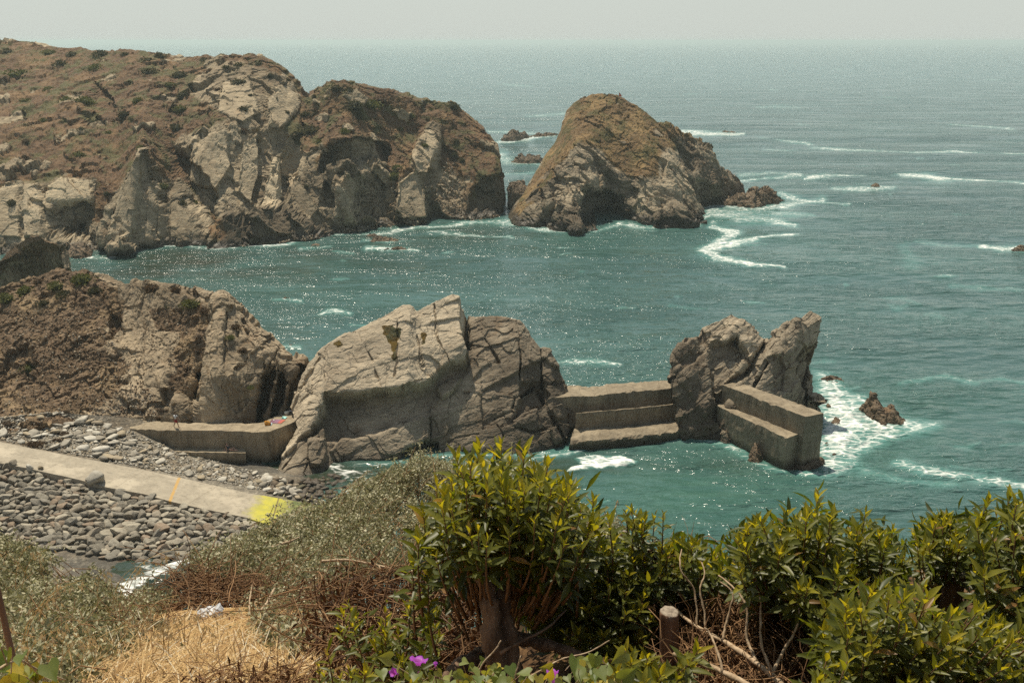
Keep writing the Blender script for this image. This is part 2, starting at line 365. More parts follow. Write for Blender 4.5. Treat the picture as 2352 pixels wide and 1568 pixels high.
# seabed tint: shallows, sand and weed read through the water
def spot(vx, vy, rx, ry):
    return np.exp(-(((VX-vx)/rx)**2+((VY-vy)/ry)**2))
shal = spot(1560,1130,330,110)+.5*spot(1250,560,200,50)+.55*spot(2050,1000,260,110)+.5*spot(1700,520,200,60)+.3*spot(600,640,260,70)+.35*spot(1700,900,700,60)
weed = spot(500,600,420,45)+.8*spot(1000,535,260,25)+.7*spot(1350,1060,200,30)+.5*spot(330,620,160,40)+.5*spot(1700,1060,160,25)+.4*spot(640,760,60,70)+.6*spot(1200,1090,200,30)+2.6*spot(350,1330,170,80)+2.2*spot(660,1090,130,30)+.9*spot(900,1085,160,30)+.6*spot(800,1110,60,50)
V = SP0.copy(); V[..., 2] = Z
keep = slice(None)
m = M('sea_water'); P = m.pos(); a_f = m.attr('foam'); a_s = m.attr('shallow'); a_w = m.attr('weed')
b1 = m.noise(.012, 4, .6, m.map(P, (1, 2.2, 1)))
c = m.mix(m.rng(b1, .35, .65), (.046, .094, .086), (.066, .132, .120))
c = m.mix(m.math('MULTIPLY', a_s, .6, clamp=True), c, (.050, .128, .092))
c = m.mix(m.math('ADD', m.math('MULTIPLY', m.math('MULTIPLY', a_w, m.rng(m.noise(.05, 4, .6, m.map(P, (1, 1.8, 1))), .3, .62)), .9), m.math('MAXIMUM', m.math('SUBTRACT', a_w, 1.0), 0.0), clamp=True), c, (.034, .042, .026))
c = m.mix(m.rng(m.noise(.35, 4, .6, m.map(P, (.5, 1.8, 1))), .3, .75, 0, .5), c, (.018, .070, .064))
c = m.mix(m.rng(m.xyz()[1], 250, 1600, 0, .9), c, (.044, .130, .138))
fn = m.math('ADD', m.math('MULTIPLY', m.noise(.22, 8, .7, m.map(P, (.6, 1.25, 1)), 1.5), .6), m.math('MULTIPLY', m.noise(1.1, 6, .7, m.map(P, (.6, 1.25, 1)), 1.0), .45)); fc = m.voro(.9, m.map(P, (.6, 1.1, 1), (0, 0, .2)), 'DISTANCE_TO_EDGE')
lace = m.math('ADD', m.math('MULTIPLY', fn, .85), m.math('MULTIPLY', m.rng(fc, .18, .0), .13))
fm = m.rng(m.math('ADD', m.math('MULTIPLY', a_f, .57), m.math('MULTIPLY', lace, 1.25)), .98, 1.30)
fleck = m.rng(m.noise(1.1, 5, .7, m.map(P, (.45, 1.3, 1))), .71, .78, 0, .35)
fm = m.math('MAXIMUM', m.math('MULTIPLY', fm, m.rng(a_f, .02, .2)), 0.0)
milk = m.math('MULTIPLY', m.math('MULTIPLY', m.rng(a_f, .0, .9), .5), m.rng(a_w, 1.5, .3))
c = m.mix(milk, c, (.13, .33, .29))
fcol = m.mix(m.rng(m.noise(2.4, 5), .3, .6), (.50, .54, .50), (.80, .80, .76))
c = m.mix(fm, c, fcol)
gust = m.rng(m.noise(.035, 4, .65, m.map(P, (.6, 1.6, 1))), .38, .60, .22, 1.12)
h = m.math('MULTIPLY', m.noise(.45, 2, .5, m.map(P, (.55, 1.3, 1), (0, 0, -.2))), 1.65)
h = m.math('ADD', h, m.math('MULTIPLY', m.noise(1.7, 1.5, .5, m.map(P, (.6, 1.2, 1), (0, 0, .15))), .54))
h = m.math('ADD', h, m.math('MULTIPLY', m.noise(4.5, 0, .5, m.map(P, (.7, 1.3, 1))), .10))
h = m.math('MULTIPLY', h, gust)
nb = m.bump(h, .75)
sh = m.bsdf(c, m.rng(fm, 0, 1, .085, .7), m.rng(fm, 0, 1, .5, .2), nb, IOR=1.33)
SEAMAT = m.done(sh)
nr, nc = X.shape
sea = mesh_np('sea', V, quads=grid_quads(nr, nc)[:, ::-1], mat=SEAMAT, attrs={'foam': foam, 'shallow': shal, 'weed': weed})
tag(sea, 'teal green sea with white foam reaching the horizon', 'sea', kind='structure')
# ---------- rock masses ----------
def resample(cols, nu, segs, under=True, back=None, backz=-3.0, smooth=2):
    """cols: list of columns, each a list of K world points from foot to crest; returns a dense grid (rows, nu, 3)"""
    A = np.array(cols, float)                       # (C, K, 3)
    d = np.linalg.norm(np.diff(A, axis=0), axis=2).mean(1)+1e-6; t = np.concatenate([[0], np.cumsum(d)]); t /= t[-1]
    u = np.linspace(0, 1, nu)
    G = np.stack([np.stack([np.interp(u, t, A[:, k, c]) for c in range(3)], -1) for k in range(A.shape[1])])   # (K, nu, 3)
    rows = []
    for k, n in enumerate(segs):
        f = (np.arange(n)/n)[:, None, None]; rows.append(G[k]*(1-f)+G[k+1]*f)
    rows.append(G[-1:]); R = np.concatenate(rows)
    for _ in range(smooth):
        S = R.copy()
        S[1:-1] = .5*R[1:-1]+.25*(R[2:]+R[:-2]); R2 = S.copy(); R2[:, 1:-1] = .5*S[:, 1:-1]+.25*(S[:, 2:]+S[:, :-2]); R = R2
    nb = 0
    if back:
        n = max(6, int(segs[-1]*.35)); f = (np.arange(1, n+1)/n)[:, None, None]; c = R[-1:]; cen = c.mean(1, keepdims=True)
        E = c+np.array([0, back, 0]); E[..., 2] = backz; E[..., 0] = c[..., 0]*.9+cen[..., 0]*.1
        B = c*(1-f)+E*f; B[..., 2] = c[..., 2]+(backz-c[..., 2])*f[..., 0]**1.8
        R = np.concatenate([R, B]); nb = n
    if under:
        U = R[:1].copy(); U[..., 2] -= 3.5; U[..., 1] += .2; R = np.concatenate([U, R])
    return R
def normals(R):
    du = np.gradient(R, axis=1); dv = np.gradient(R, axis=0); n = np.cross(du, dv); return unit(n)
def rot(q, axis, ang):
    c, s = math.cos(ang), math.sin(ang); a, b = [(1, 2), (2, 0), (0, 1)][axis]; r = q.copy()
    r[..., a] = c*q[..., a]-s*q[..., b]; r[..., b] = s*q[..., a]+c*q[..., b]; return r
def relief(R, seed, big=(9, 1.2), med=(2.6, .55), fine=(.7, .12), st=(1.1, .35, (0, 0, 0)), low=(25, 2.0), squash=.5, mul=1.0, warp=1.3):
    N = normals(R); q = R
    for ax, an in enumerate(st[2]):
        if an: q = rot(q, ax, an)
    D = low[1]*fbm(R/low[0], 3, seed)
    qs = q*[1, 1, squash]
    wv = np.stack([fbm(R/4, 2, seed+50+k) for k in range(3)], -1)*.25
    f1, e1, c1 = facet(qs/big[0]+wv, seed+1); f2, e2, c2 = facet(qs/med[0]+wv, seed+2)
    gm = .5*sstep(0, .4, fbm(R/(big[0]*.8), 2, seed+33))
    D = D+big[1]*f1*1.6-big[1]*.3*sstep(.07, 0, e1)*gm
    D = D+med[1]*f2*1.6-med[1]*.3*sstep(.09, 0, e2)*gm
    s = q[..., 0]/st[0]+warp*fbm(R/4.5, 3, seed+3)
    D = D+st[1]*strata(s, seed+4)+.22*st[1]*strata(s*3.1, seed+6)
    if fine[1]:
        f3, e3, _ = facet(qs/fine[0], seed+7); D = D+fine[1]*(f3*1.5+1.2*fbm(R/fine[0]*.9, 3, seed+8))
    return R+N*(D*mul)[..., None]
def rock_obj(name, R, mat, veg=None, tone=None, smooth=False, **kw):
    nr, nc = R.shape[:2]
    at = {'veg': np.zeros((nr, nc)) if veg is None else veg, 'tone': np.full((nr, nc), .5) if tone is None else tone}
    o = mesh_np(name, R, quads=grid_quads(nr, nc), mat=mat, attrs=at, smooth=smooth); return tag(o, **kw)
def carve(R, poly, depth, soft=3.0, rough=3.0, seed=0, along=None):
    vx, vy = proj(R); d = sdist(vx, vy, poly)+rough*fbm(R/1.2, 3, seed+91)
    m = sstep(-soft, soft, d); dirn = np.array([0, 1.0, 0]) if along is None else along
    return R+(m*depth)[..., None]*dirn

MAT_HEAD = rock_mat('headland_slate', (.42, .34, .225), (.225, .175, .11), (.08, .06, .038), (.145, .085, .044), .55, (0, .5, .2), .6, 2.2, heath=(.078, .076, .028))
MAT_ISLE = rock_mat('island_slate', (.40, .33, .225), (.17, .13, .085), (.055, .042, .028), (.19, .12, .055), .6, (.5, .3, 0), .75, 2.6, heath=(.075, .066, .022))
MAT_BIG = rock_mat('pale_slab_slate', (.46, .385, .275), (.25, .20, .14), (.115, .09, .062), (.10, .06, .01), 1.0, (.2, .55, 0), .45, 1.2)
MAT_MID = rock_mat('hill_slate', (.40, .32, .215), (.235, .18, .115), (.09, .066, .044), (.20, .135, .08), .9, (.1, .5, .25), .5, -8, heath=(.085, .055, .03))
MAT_DARK = rock_mat('tidal_rock', (.26, .195, .13), (.15, .11, .07), (.06, .044, .03), (.1, .06, .03), 1.1, (.6, .4, 0), .7, .5)

# headland
HC = [(-300,592,440,232,260,276,80,345),(-150,590,435,232,255,274,90,338),(0,585,430,232,250,272,98,330),(80,583,425,232,250,270,105,325),(150,580,415,232,245,268,114,320),(215,578,405,233,240,268,120,312),
 (265,576,440,230,250,268,121,308),(300,575,380,234,245,266,121,306),(330,572,335,236,240,265,122,305),(365,567,380,238,245,265,124,303),(400,562,420,240,260,265,128,302),(450,562,380,244,250,265,131,298),(500,563,300,250,220,268,133,292),
 (560,560,290,254,205,270,131,288),(600,555,290,256,205,271,137,285),(630,552,290,258,210,272,150,284),(660,548,300,260,230,274,175,282),(690,545,330,256,270,270,214,280),(705,544,335,255,272,268,222,280),(725,542,340,254,270,268,210,280),(765,537,330,252,255,266,188,276),
 (800,532,322,252,258,266,190,277),(830,528,320,259,260,270,196,280),(890,523,390,262,290,274,208,283),(960,514,370,268,300,279,234,287),(1000,511,380,270,300,280,240,289),(1045,508,390,272,300,282,234,291),
 (1062,508,395,271,310,281,252,290),(1110,505,400,269,340,278,291,287),(1138,501,420,267,370,273,333,281),(1152,496,430,268,390,272,362,277),(1158,492,440,269,424,272,406,275)]
cols = [[g(a, b, -.3), p(a, c, d), p(a, e, f), p(a, h, i)] for a, b, c, d, e, f, h, i in HC]
tt = cols[-1]                                     # the seaward flank, running away behind the last column
for k in range(1, 5):
    cols.append([np.array([q[0]*1.0-.15*k, q[1]+k*(11-2.0*j), q[2]*(1-.07*k)]) for j, q in enumerate(tt)])
R0 = resample(cols, 720, [95, 60, 62], back=75, smooth=3)
def headsculpt(R):
    R = carve(R, [(108,545),(112,500),(125,478),(150,468),(213,465),(213,500),(208,553),(160,560)], 5.0, 3, 4, 1)
    R = carve(R, [(140,548),(150,522),(165,512),(205,508),(204,556),(150,556)], 8, 3, 4, 2)
    R = carve(R, [(228,560),(228,528),(250,520),(256,560)], 7, 2, 2, 3)
    R = carve(R, [(736,388),(742,345),(775,322),(830,318),(882,330),(895,345),(885,372),(850,365),(800,370),(760,385)], 6.5, 5, 5, 4)
    R = carve(R, [(848,484),(850,430),(862,395),(885,420),(882,486)], 5.5, 5, 4, 5)
    R = carve(R, [(738,470),(745,420),(768,440),(770,480)], 3.5, 5, 4, 6)
    R = carve(R, [(1075,488),(1085,440),(1110,410),(1172,400),(1172,490)], 3.0, 8, 5, 7)
    R = carve(R, [(966,262),(968,236),(1010,238),(1012,262)], 4.5, 2, 2, 8)
    R = carve(R, [(190,250),(215,190),(235,205),(262,235),(250,255),(215,262)], 6, 6, 5, 9)
    R = carve(R, [(190,292),(185,262),(215,262),(245,285),(240,300)], 4, 4, 5, 10)
    R = carve(R, [(648,430),(655,380),(672,330),(690,280),(700,290),(680,350),(668,420)], 4, 6, 4, 14)
    R = carve(R, [(430,470),(420,420),(380,350),(395,335),(440,380),(480,420),(500,470),(490,520)], 5, 10, 6, 15)
    # spurs and tidal masses standing out
    R = carve(R, [(240,560),(262,500),(300,420),(325,345),(342,345),(365,420),(380,470),(372,560)], -5.5, 10, 5, 11)
    R = carve(R, [(372,560),(372,470),(410,440),(455,490),(488,550),(470,572)], -3.5, 8, 5, 12)
    R = carve(R, [(490,580),(495,530),(530,490),(590,500),(605,470),(640,462),(670,470),(705,500),(735,520),(760,540),(740,560)], -7.5, 7, 9, 13)
    R = carve(R, [(268,590),(272,560),(300,545),(325,560),(325,590)], -5, 5, 5, 16)
    R = carve(R, [(1000,520),(985,420),(1010,330),(1040,350),(1060,420),(1075,500)], 2.2, 8, 4, 17)
    R = carve(R, [(940,520),(900,470),(912,400),(960,345),(985,400),(1000,470),(990,520)], -3.5, 10, 6, 18)
    R = carve(R, [(800,510),(770,430),(800,380),(850,385),(848,470),(870,515)], -2.5, 9, 6, 19)
    R = carve(R, [(585,480),(605,400),(630,352),(650,345),(652,400),(640,480)], -2.0, 3, 3, 20)
    return R
Rs = headsculpt(R0)
_vx, _vy = proj(Rs); SLM = np.zeros(_vx.shape)
for _k, _pl in enumerate([[(600,482),(612,410),(632,352),(653,350),(656,410),(646,478)], [(655,472),(664,402),(690,412),(738,482),(700,522),(668,505)], [(258,548),(284,440),(322,345),(336,345),(322,450),(304,550)], [(336,548),(341,432),(364,440),(378,545)], [(113,464),(124,424),(160,404),(213,414),(213,462),(150,466)], [(60,548),(64,430),(96,424),(102,548)], [(394,548),(398,472),(446,452),(484,542)], [(945,352),(985,306),(1003,330),(986,398),(954,402)], [(440,420),(452,330),(520,300),(540,380),(500,440)], [(545,440),(556,330),(596,300),(600,400),(580,470)], [(770,500),(775,400),(800,392),(828,420),(822,505)], [(905,505),(915,420),(958,385),(985,440),(985,505)], [(0,545),(-5,440),(40,432),(48,545)], [(505,260),(520,200),(575,190),(600,260),(560,285)], [(615,290),(625,220),(668,200),(680,260),(650,300)]]):
    _d = sdist(_vx, _vy, _pl)+3*fbm(Rs/2.2, 3, 500+_k); _m = sstep(-1.6, 1.6, _d); Rs = Rs+(_m*(-.9-.5*(_k % 3)))[..., None]*np.array([0, .8, -.4]); SLM = np.maximum(SLM, _m)
vx, vy = proj(Rs)
row = np.linspace(0, 1, R0.shape[0])
brk = np.interp(vx, [a[0] for a in HC], [a[2] for a in HC])
n_ = fbm(Rs/14, 4, 31)
veg = sstep(22, -26, vy-brk+34*n_)
for poly, a, s in [([(430,240),(445,165),(560,138),(640,160),(692,215),(665,300),(645,430),(600,490),(520,500),(470,470),(420,400),(375,345),(420,315),(520,275)], -.62, 18),
                   ([(755,235),(780,200),(830,200),(895,215),(960,240),(1050,245),(1100,290),(1060,300),(980,280),(900,250)], -.35, 12),
                   ([(945,395),(950,330),(990,280),(1020,290),(1010,380),(980,400)], -.7, 8), ([(30,380),(60,300),(105,250),(115,290),(80,360)], -.35, 14),
                   ([(370,330),(420,420),(470,490),(490,560),(520,540),(480,430),(420,350)], .75, 7), ([(610,300),(650,250),(700,250),(690,340),(640,380),(600,470),(585,420)], .25, 14),
                   ([(690,340),(720,300),(745,330),(735,400),(765,440),(740,430)], .5, 9), ([(888,400),(915,330),(960,310),(935,380),(905,440),(890,450)], .6, 9), ([(215,400),(260,430),(235,520),(215,505)], .7, 8),
                   ([(1090,470),(1060,420),(1040,330),(1120,320),(1130,350),(1105,430)], .55, 10), ([(780,520),(800,500),(790,440),(780,450)], .2, 8)]:
    veg = veg+a*sstep(-s, s, sdist(vx, vy, poly)+s*1.1*fbm(Rs/6, 3, 71))
veg = np.clip(veg, 0, 1)*(1-.85*SLM)
veg *= 1-.85*sstep(.30, .42, fbm(Rs/[7, 7, 5], 4, 77))       # small outcrops breaking through
tone = .5+.22*fbm(Rs/22, 3, 41)
for poly, a, s in [([(600,470),(612,410),(632,355),(650,350),(655,400),(645,470),(640,480)], .42, 6), ([(100,480),(110,425),(155,405),(212,420),(212,462),(150,470),(115,480)], .32, 7), ([(60,500),(62,430),(95,425),(92,500)], .25, 7),
                   ([(655,360),(680,330),(700,350),(695,400),(670,420)], .25, 6), ([(965,345),(985,300),(1010,330),(1000,390)], .25, 5), ([(490,580),(495,530),(530,490),(590,500),(605,470),(640,462),(670,470),(705,500),(760,540),(740,570)], -.42, 10),
                   ([(1075,500),(1085,440),(1110,400),(1172,380),(1172,500)], -.38, 12), ([(870,530),(900,450),(960,430),(990,520)], -.12, 14), ([(390,560),(390,470),(440,440),(480,560)], -.05, 10), ([(736,388),(742,345),(775,322),(895,345),(885,372)], -.25, 8),  # seaward end and overhang recess toned dark: their shade put into the colour
                   ([(966,262),(968,236),(1010,238),(1012,262)], -.35, 3), ([(1005,500),(1000,420),(1015,330),(1035,340),(1055,420),(1060,500)], .12, 10)]:
    tone = tone+a*sstep(-s, s, sdist(vx, vy, poly)+s*fbm(Rs/4, 3, 72))
tone = np.clip(tone+.16*SLM, 0, 1)
Rv = relief(Rs, 11, (10, 1.5), (3.6, .6), (1.1, .14), (3.2, 1.1, (0, .45, .25)), (28, 2.4), .32)
Rg = relief(Rs, 12, (9, .35), (3.2, .28), (1.1, .13), (4, .0, (0, .3, 0)), (20, 1.9), .8)
Rv = Rv*(1-.6*SLM[..., None])+Rs*(.6*SLM[..., None])
k_ = (veg*.75)[..., None]
HEAD = Rv*(1-k_)+Rg*k_; _e = (sstep(1172, 1128, vx)*.85+.15)[..., None]; HEAD = Rs*(1-_e)+HEAD*_e
headland = rock_obj('headland', HEAD, MAT_HEAD, veg, tone, label='long brown headland with grey cliffs rising from the cove on the left', kind='structure')
HV = proj(HEAD)
def on_head(x, y):
    d = (HV[0][:215]-x)**2+(HV[1][:215]-y)**2; i = np.unravel_index(np.argmin(d), d.shape); return HEAD[i]

# island stack
IC = [(1166,494,1168,490),(1175,507,1178,474),(1195,516,1192,452),(1215,517,1212,425),(1240,519,1234,390),(1265,523,1256,352),(1290,526,1275,328),(1310,527,1288,300),(1330,527,1294,275),(1350,525,1301,255),(1370,521,1318,237),
 (1385,515,1340,223),(1400,509,1362,216),(1420,506,1390,215),(1440,508,1415,221),(1455,511,1440,231),(1480,516,1468,246),(1505,517,1492,268),(1530,517,1510,283),(1555,516,1528,300),(1575,514,1545,330),(1590,512,1560,365),(1600,510,1580,410),(1612,502,1600,450),(1618,494,1616,486)]
cols = []
for k, (bx, by, sx, sy) in enumerate(IC):
    B = g(bx, by, -.2); t = k/(len(IC)-1)
    zS = max(0, 33*math.sin(math.pi*min(1, max(0, (494-sy)/280))*.5))
    YS = 268+20*sstep(494, 215, sy)*1.0+(0 if 0 < k < len(IC)-1 else 0)
    S = p(sx, sy, YS); 
    if S[2] < 0: S = g(sx, sy, 0)
    M1 = B*.62+S*.38; M1[1] = B[1]+(S[1]-B[1])*.20; M1 = p(*proj(M1), M1[1])
    M2 = B*.3+S*.7; M2[1] = B[1]+(S[1]-B[1])*.5; M2 = p(*proj(M2), M2[1])
    cols.append([B, M1, M2, S])
R = resample(cols, 400, [60, 60, 60], back=26)
R = carve(R, [(1336,512),(1336,452),(1345,436),(1400,440),(1428,455),(1440,500),(1430,520),(1345,520)], 9, 3, 4, 21)
R = carve(R, [(1360,512),(1365,470),(1410,468),(1420,512)], 5, 3, 4, 22)
R = carve(R, [(1166,500),(1210,440),(1250,380),(1290,330),(1300,350),(1270,420),(1262,470),(1230,520),(1185,525)], -3.0, 10, 6, 23)
R = carve(R, [(1265,530),(1290,490),(1320,430),(1335,440),(1334,520)], -4, 7, 6, 24)
R = carve(R, [(1300,545),(1312,500),(1335,505),(1370,512),(1372,540)], -5, 4, 4, 25)
R = carve(R, [(1500,525),(1510,480),(1560,470),(1610,500),(1615,525)], -4, 7, 6, 26)
vx, vy = proj(R)
veg = sstep(70, -40, vy-np.interp(vx, [1290, 1330, 1380, 1430, 1480, 1530, 1600], [360, 300, 330, 380, 370, 330, 300])+60*fbm(R/10, 3, 42))
veg = np.clip(veg+.9*sstep(-8, 8, sdist(vx, vy, [(1170,490),(1200,450),(1240,390),(1290,330),(1310,300),(1320,330),(1270,400),(1235,440),(1195,500)])+8*fbm(R/5, 3, 43))+.5*sstep(-14, 14, sdist(vx, vy, [(1330,300),(1500,290),(1520,400),(1450,400),(1400,360)])), 0, 1)
veg *= 1-.8*sstep(.30, .45, fbm(R/5, 4, 78))
tone = .5+.25*fbm(R/9, 3, 44)
for poly, a, s in [([(1440,460),(1520,330),(1545,335),(1590,440),(1570,470),(1520,420),(1470,480)], .30, 14), ([(1290,490),(1345,390),(1400,400),(1405,435),(1345,430),(1300,500)], .1, 8), ([(1440,520),(1445,460),(1500,440),(1560,460),(1480,490)], .15, 12), ([(1336,512),(1336,452),(1400,440),(1440,500)], -.3, 6), ([(1180,520),(1200,460),(1260,420),(1270,520)], -.12, 10), ([(1260,540),(1480,540),(1620,530),(1620,490),(1400,490),(1260,500)], -.25, 16)]:
    tone = tone+a*sstep(-s, s, sdist(vx, vy, poly)+s*fbm(R/4, 3, 45))
Ra = relief(R, 51, (9, 1.3), (2.8, .7), (.9, .16), (1.8, .8, (.3, .8, .2)), (20, .8), .45); Rb = relief(R, 52, (9, .4), (2.6, .25), (1, .12), (3, .05, (0, .3, 0)), (16, .8), .8); _k = (veg*.8)[..., None]; _e = (sstep(0, 46, vx-np.interp(vy, [230, 300, 400, 500], [1300, 1285, 1225, 1172]))*.85+.15)[..., None]; R = R*(1-_e)+(Ra*(1-_k)+Rb*_k)*_e
island = empty('sea_stack', R[0].mean(0)*[1, 1, 0], label='tall dome shaped rock island topped with dry brown grass beyond the headland', cat='rock island')
def part(o, name, par, lab=None):
    o.name = name; adopt(o, par); 
    if lab: o['label'] = lab
    return o
part(rock_obj('rock_dome', R, MAT_ISLE, veg, np.clip(tone, 0, 1)), 'rock_dome', island); ISLE = R
SC = [(1540,508,1508,285),(1550,505,1530,292),(1565,500,1552,303),(1580,494,1575,315),(1595,488,1600,318),(1605,482,1620,324),(1612,478,1638,340),(1620,474,1648,360),(1632,470,1655,378),(1645,469,1672,392),(1660,468,1690,402),(1680,466,1702,418),(1700,462,1708,436),(1708,455,1709,450)]
cols = []
for bx, by, sx, sy in SC:
    B = g(bx, by, -.2); S = p(sx, sy, min(B[1]+26, 296)); 
    if S[2] < .2: S = g(sx, sy, .2)
    M1 = B*.5+S*.5; M1[1] = B[1]+(S[1]-B[1])*.3; cols.append([B, p(*proj(M1), M1[1]), S])
R = resample(cols, 190, [70, 60], back=18)
vx, vy = proj(R); tone = .42+.25*fbm(R/8, 3, 46)+.25*sstep(-8, 8, sdist(vx, vy, [(1590,330),(1640,350),(1660,380),(1640,390),(1600,350)]))
veg = sstep(25, -20, vy-np.interp(vx, [1500, 1560, 1600, 1700], [330, 330, 335, 380])+25*fbm(R/6, 3, 47))*.6
R = relief(R, 57, (7, 1.1), (2.4, .8), (.9, .2), (1.3, .8, (.1, .5, .2)), (14, 1.5), .4)
part(rock_obj('rock_shoulder', R, MAT_ISLE, veg, np.clip(tone, 0, 1)), 'rock_shoulder', island, 'darker rock shoulder on the seaward side')

def rockmass(name, sil, base, depth, mat, seed, nu=None, tone0=.45, zb=-.25, rel=1.0, back=None, lean=.35, **kw):
    """a rock standing in the sea: foot line and crest line, with true depth behind the crest"""
    sil = np.array(sil, float); base = np.array(base, float); n = len(sil)
    if len(base) != n:
        t0 = np.linspace(0, 1, len(base)); t1 = np.linspace(0, 1, n); base = np.stack([np.interp(t1, t0, base[:, k]) for k in (0, 1)], -1)
    cols = []
    for k in range(n):
        B = g(base[k, 0], base[k, 1], zb); e = math.sin(math.pi*k/(n-1))**.7
        S = p(sil[k, 0], sil[k, 1], B[1]+depth*e) if e > 1e-3 else g(sil[k, 0], sil[k, 1], zb)
        if S[2] < zb: S = g(sil[k, 0], sil[k, 1], zb)
        mm = B*.5+S*.5; my = B[1]+(S[1]-B[1])*lean; q = proj(mm); cols.append([B, p(q[0], q[1], my), S])
    L = np.array(cols); wid = np.ptp(L[..., 0]); hgt = np.ptp(L[..., 2]); size = max(1.0, (wid+hgt)/2)
    nu = nu or 90
    R = resample(cols, nu, [nu//3, nu//3], back=depth*1.1, under=True)
    s = size*rel
    R = relief(R, seed, (s*.38, s*.07), (s*.14, s*.035), (s*.05, s*.010), (s*.09, s*.03, (.2, .55, .3)), (s*1.2, s*.05), .6)
    tone = np.clip(tone0+.3*fbm(R/s, 3, seed+9), 0, 1)
    return rock_obj(name, R, mat, None, tone, **kw)
G1 = 'low rocks standing in the sea'
for nm, sil, base, dep, lab in [
 ('sea_rock', [(1152,323),(1158,308),(1170,300),(1178,295),(1190,300),(1196,306),(1205,304),(1218,314)], [(1152,324),(1185,324),(1218,318)], 6, 'pointed rock in white water between headland and island, farthest back'),
 ('sea_rock', [(1212,316),(1225,311),(1240,308),(1262,305),(1285,310)], [(1212,317),(1250,316),(1285,313)], 4, 'long low rock just left of the top of the island slope'),
 ('sea_rock', [(1174,374),(1180,364),(1190,357),(1198,350),(1206,358),(1215,352),(1228,360),(1240,355),(1250,370)], [(1174,376),(1210,380),(1250,376)], 6, 'jagged low rock half way up the gap between headland and island'),
 ('sea_rock', [(1652,303),(1665,301),(1680,301),(1692,306)], [(1652,305),(1692,307)], 3, 'flat rock awash in foam right behind the island'),
 ('sea_rock', [(1996,432),(2002,426),(2010,420),(2018,422),(2024,432)], [(1996,432),(2010,434),(2024,434)], 3, 'small lone dark rock in open water far to the right'),
 ('sea_rock', [(2325,575),(2335,568),(2348,562),(2362,572)], [(2325,576),(2362,578)], 2.5, 'dark rock in breaking foam at the right edge'),
 ('sea_rock', [(846,559),(858,549),(872,543),(885,545),(900,546),(915,552),(922,560)], [(846,560),(885,563),(922,561)], 3, 'larger of two flat brown rocks in the cove below the headland'),
 ('sea_rock', [(882,577),(895,570),(915,566),(930,568),(946,574)], [(882,578),(915,580),(946,577)], 2.5, 'smaller flat brown rock in the cove, ringed with foam'),
 ('sea_rock', [(706,568),(716,562),(728,559),(738,565)], [(706,569),(738,569)], 2.2, 'small round brown rock close to the headland foot'),
 ('sea_rock', [(838,545),(848,538),(860,537),(870,543)], [(838,546),(870,546)], 2.2, 'tiny brown rock beside the headland shore rubble'),
 ('sea_rock', [(645,690),(652,684),(662,683),(670,688),(675,691)], [(645,692),(675,693)], 1.3, 'small black rock with foam in the middle of the cove'),
 ('sea_rock', [(660,796),(666,790),(674,792),(678,797)], [(660,798),(678,799)], 1.0, 'tiny black rock beside the point of the near hill'),
 ('sea_rock', [(1880,880),(1886,870),(1898,866),(1915,862),(1930,868),(1941,878),(1942,884)], [(1880,882),(1912,887),(1942,886)], 2.2, 'rounded brown rock in the surf behind the end of the right pier'),
 ('sea_rock', [(1978,950),(1982,935),(1995,918),(2003,905),(2010,900),(2020,912),(2030,930),(2042,938),(2052,925),(2058,940),(2075,955),(2082,975)], [(1978,950),(1995,965),(2010,975),(2030,984),(2060,985),(2082,978)], 3.0, 'large forked brown rock in the surf right of the piers'),
 ('sea_rock', [(1905,974),(1912,965),(1920,958),(1930,965),(1942,975)], [(1905,976),(1925,980),(1942,977)], 1.6, 'small pointed brown rock in foam just right of the pier end'),
 ('sea_rock', [(1888,1024),(1900,1015),(1915,1018),(1925,1026)], [(1888,1028),(1925,1028)], 1.2, 'flat rock awash against the outer wall of the right pier'),
 ('sea_rock', [(1890,1055),(1902,1048),(1918,1040),(1924,1046),(1905,1056)], [(1890,1058),(1922,1052)], .9, 'low slanting rock awash in foam below the right pier'),
 ('sea_rock', [(1895,940),(1902,925),(1908,930),(1906,950)], [(1895,942),(1908,952)], 1.2, 'thin upright rock in the surf behind the right pier'),
 ('sea_rock', [(1165,432),(1172,418),(1190,411),(1205,416),(1212,440),(1204,448)], [(1165,440),(1185,444),(1204,448)], 3.5, 'brown boulder jammed in the gap between headland and island')]:
    o = rockmass(nm, sil, base, dep, MAT_DARK, int(sil[0][0]*3+sil[0][1]), nu=60, zb=-.25 if 'jammed' not in lab else 5.5, label=lab, cat='rock', group=G1)
# reef off the island
rockmass('reef', [(1655,466),(1668,452),(1685,446),(1700,440),(1718,444),(1728,434),(1738,430),(1745,440),(1756,436),(1768,446),(1780,444),(1795,452),(1806,457)], [(1655,468),(1690,478),(1730,479),(1765,468),(1806,459)], 8, MAT_DARK, 801, nu=130, label='ragged low reef trailing off the seaward end of the island', cat='reef')
rockmass('sea_rock', [(150,587),(158,566),(175,560),(196,562),(206,575),(210,588)], [(150,590),(180,596),(210,590)], 5, MAT_DARK, 803, nu=60, label='dark heap of rock at the mouth of the arched cave', cat='rock', group=G1)

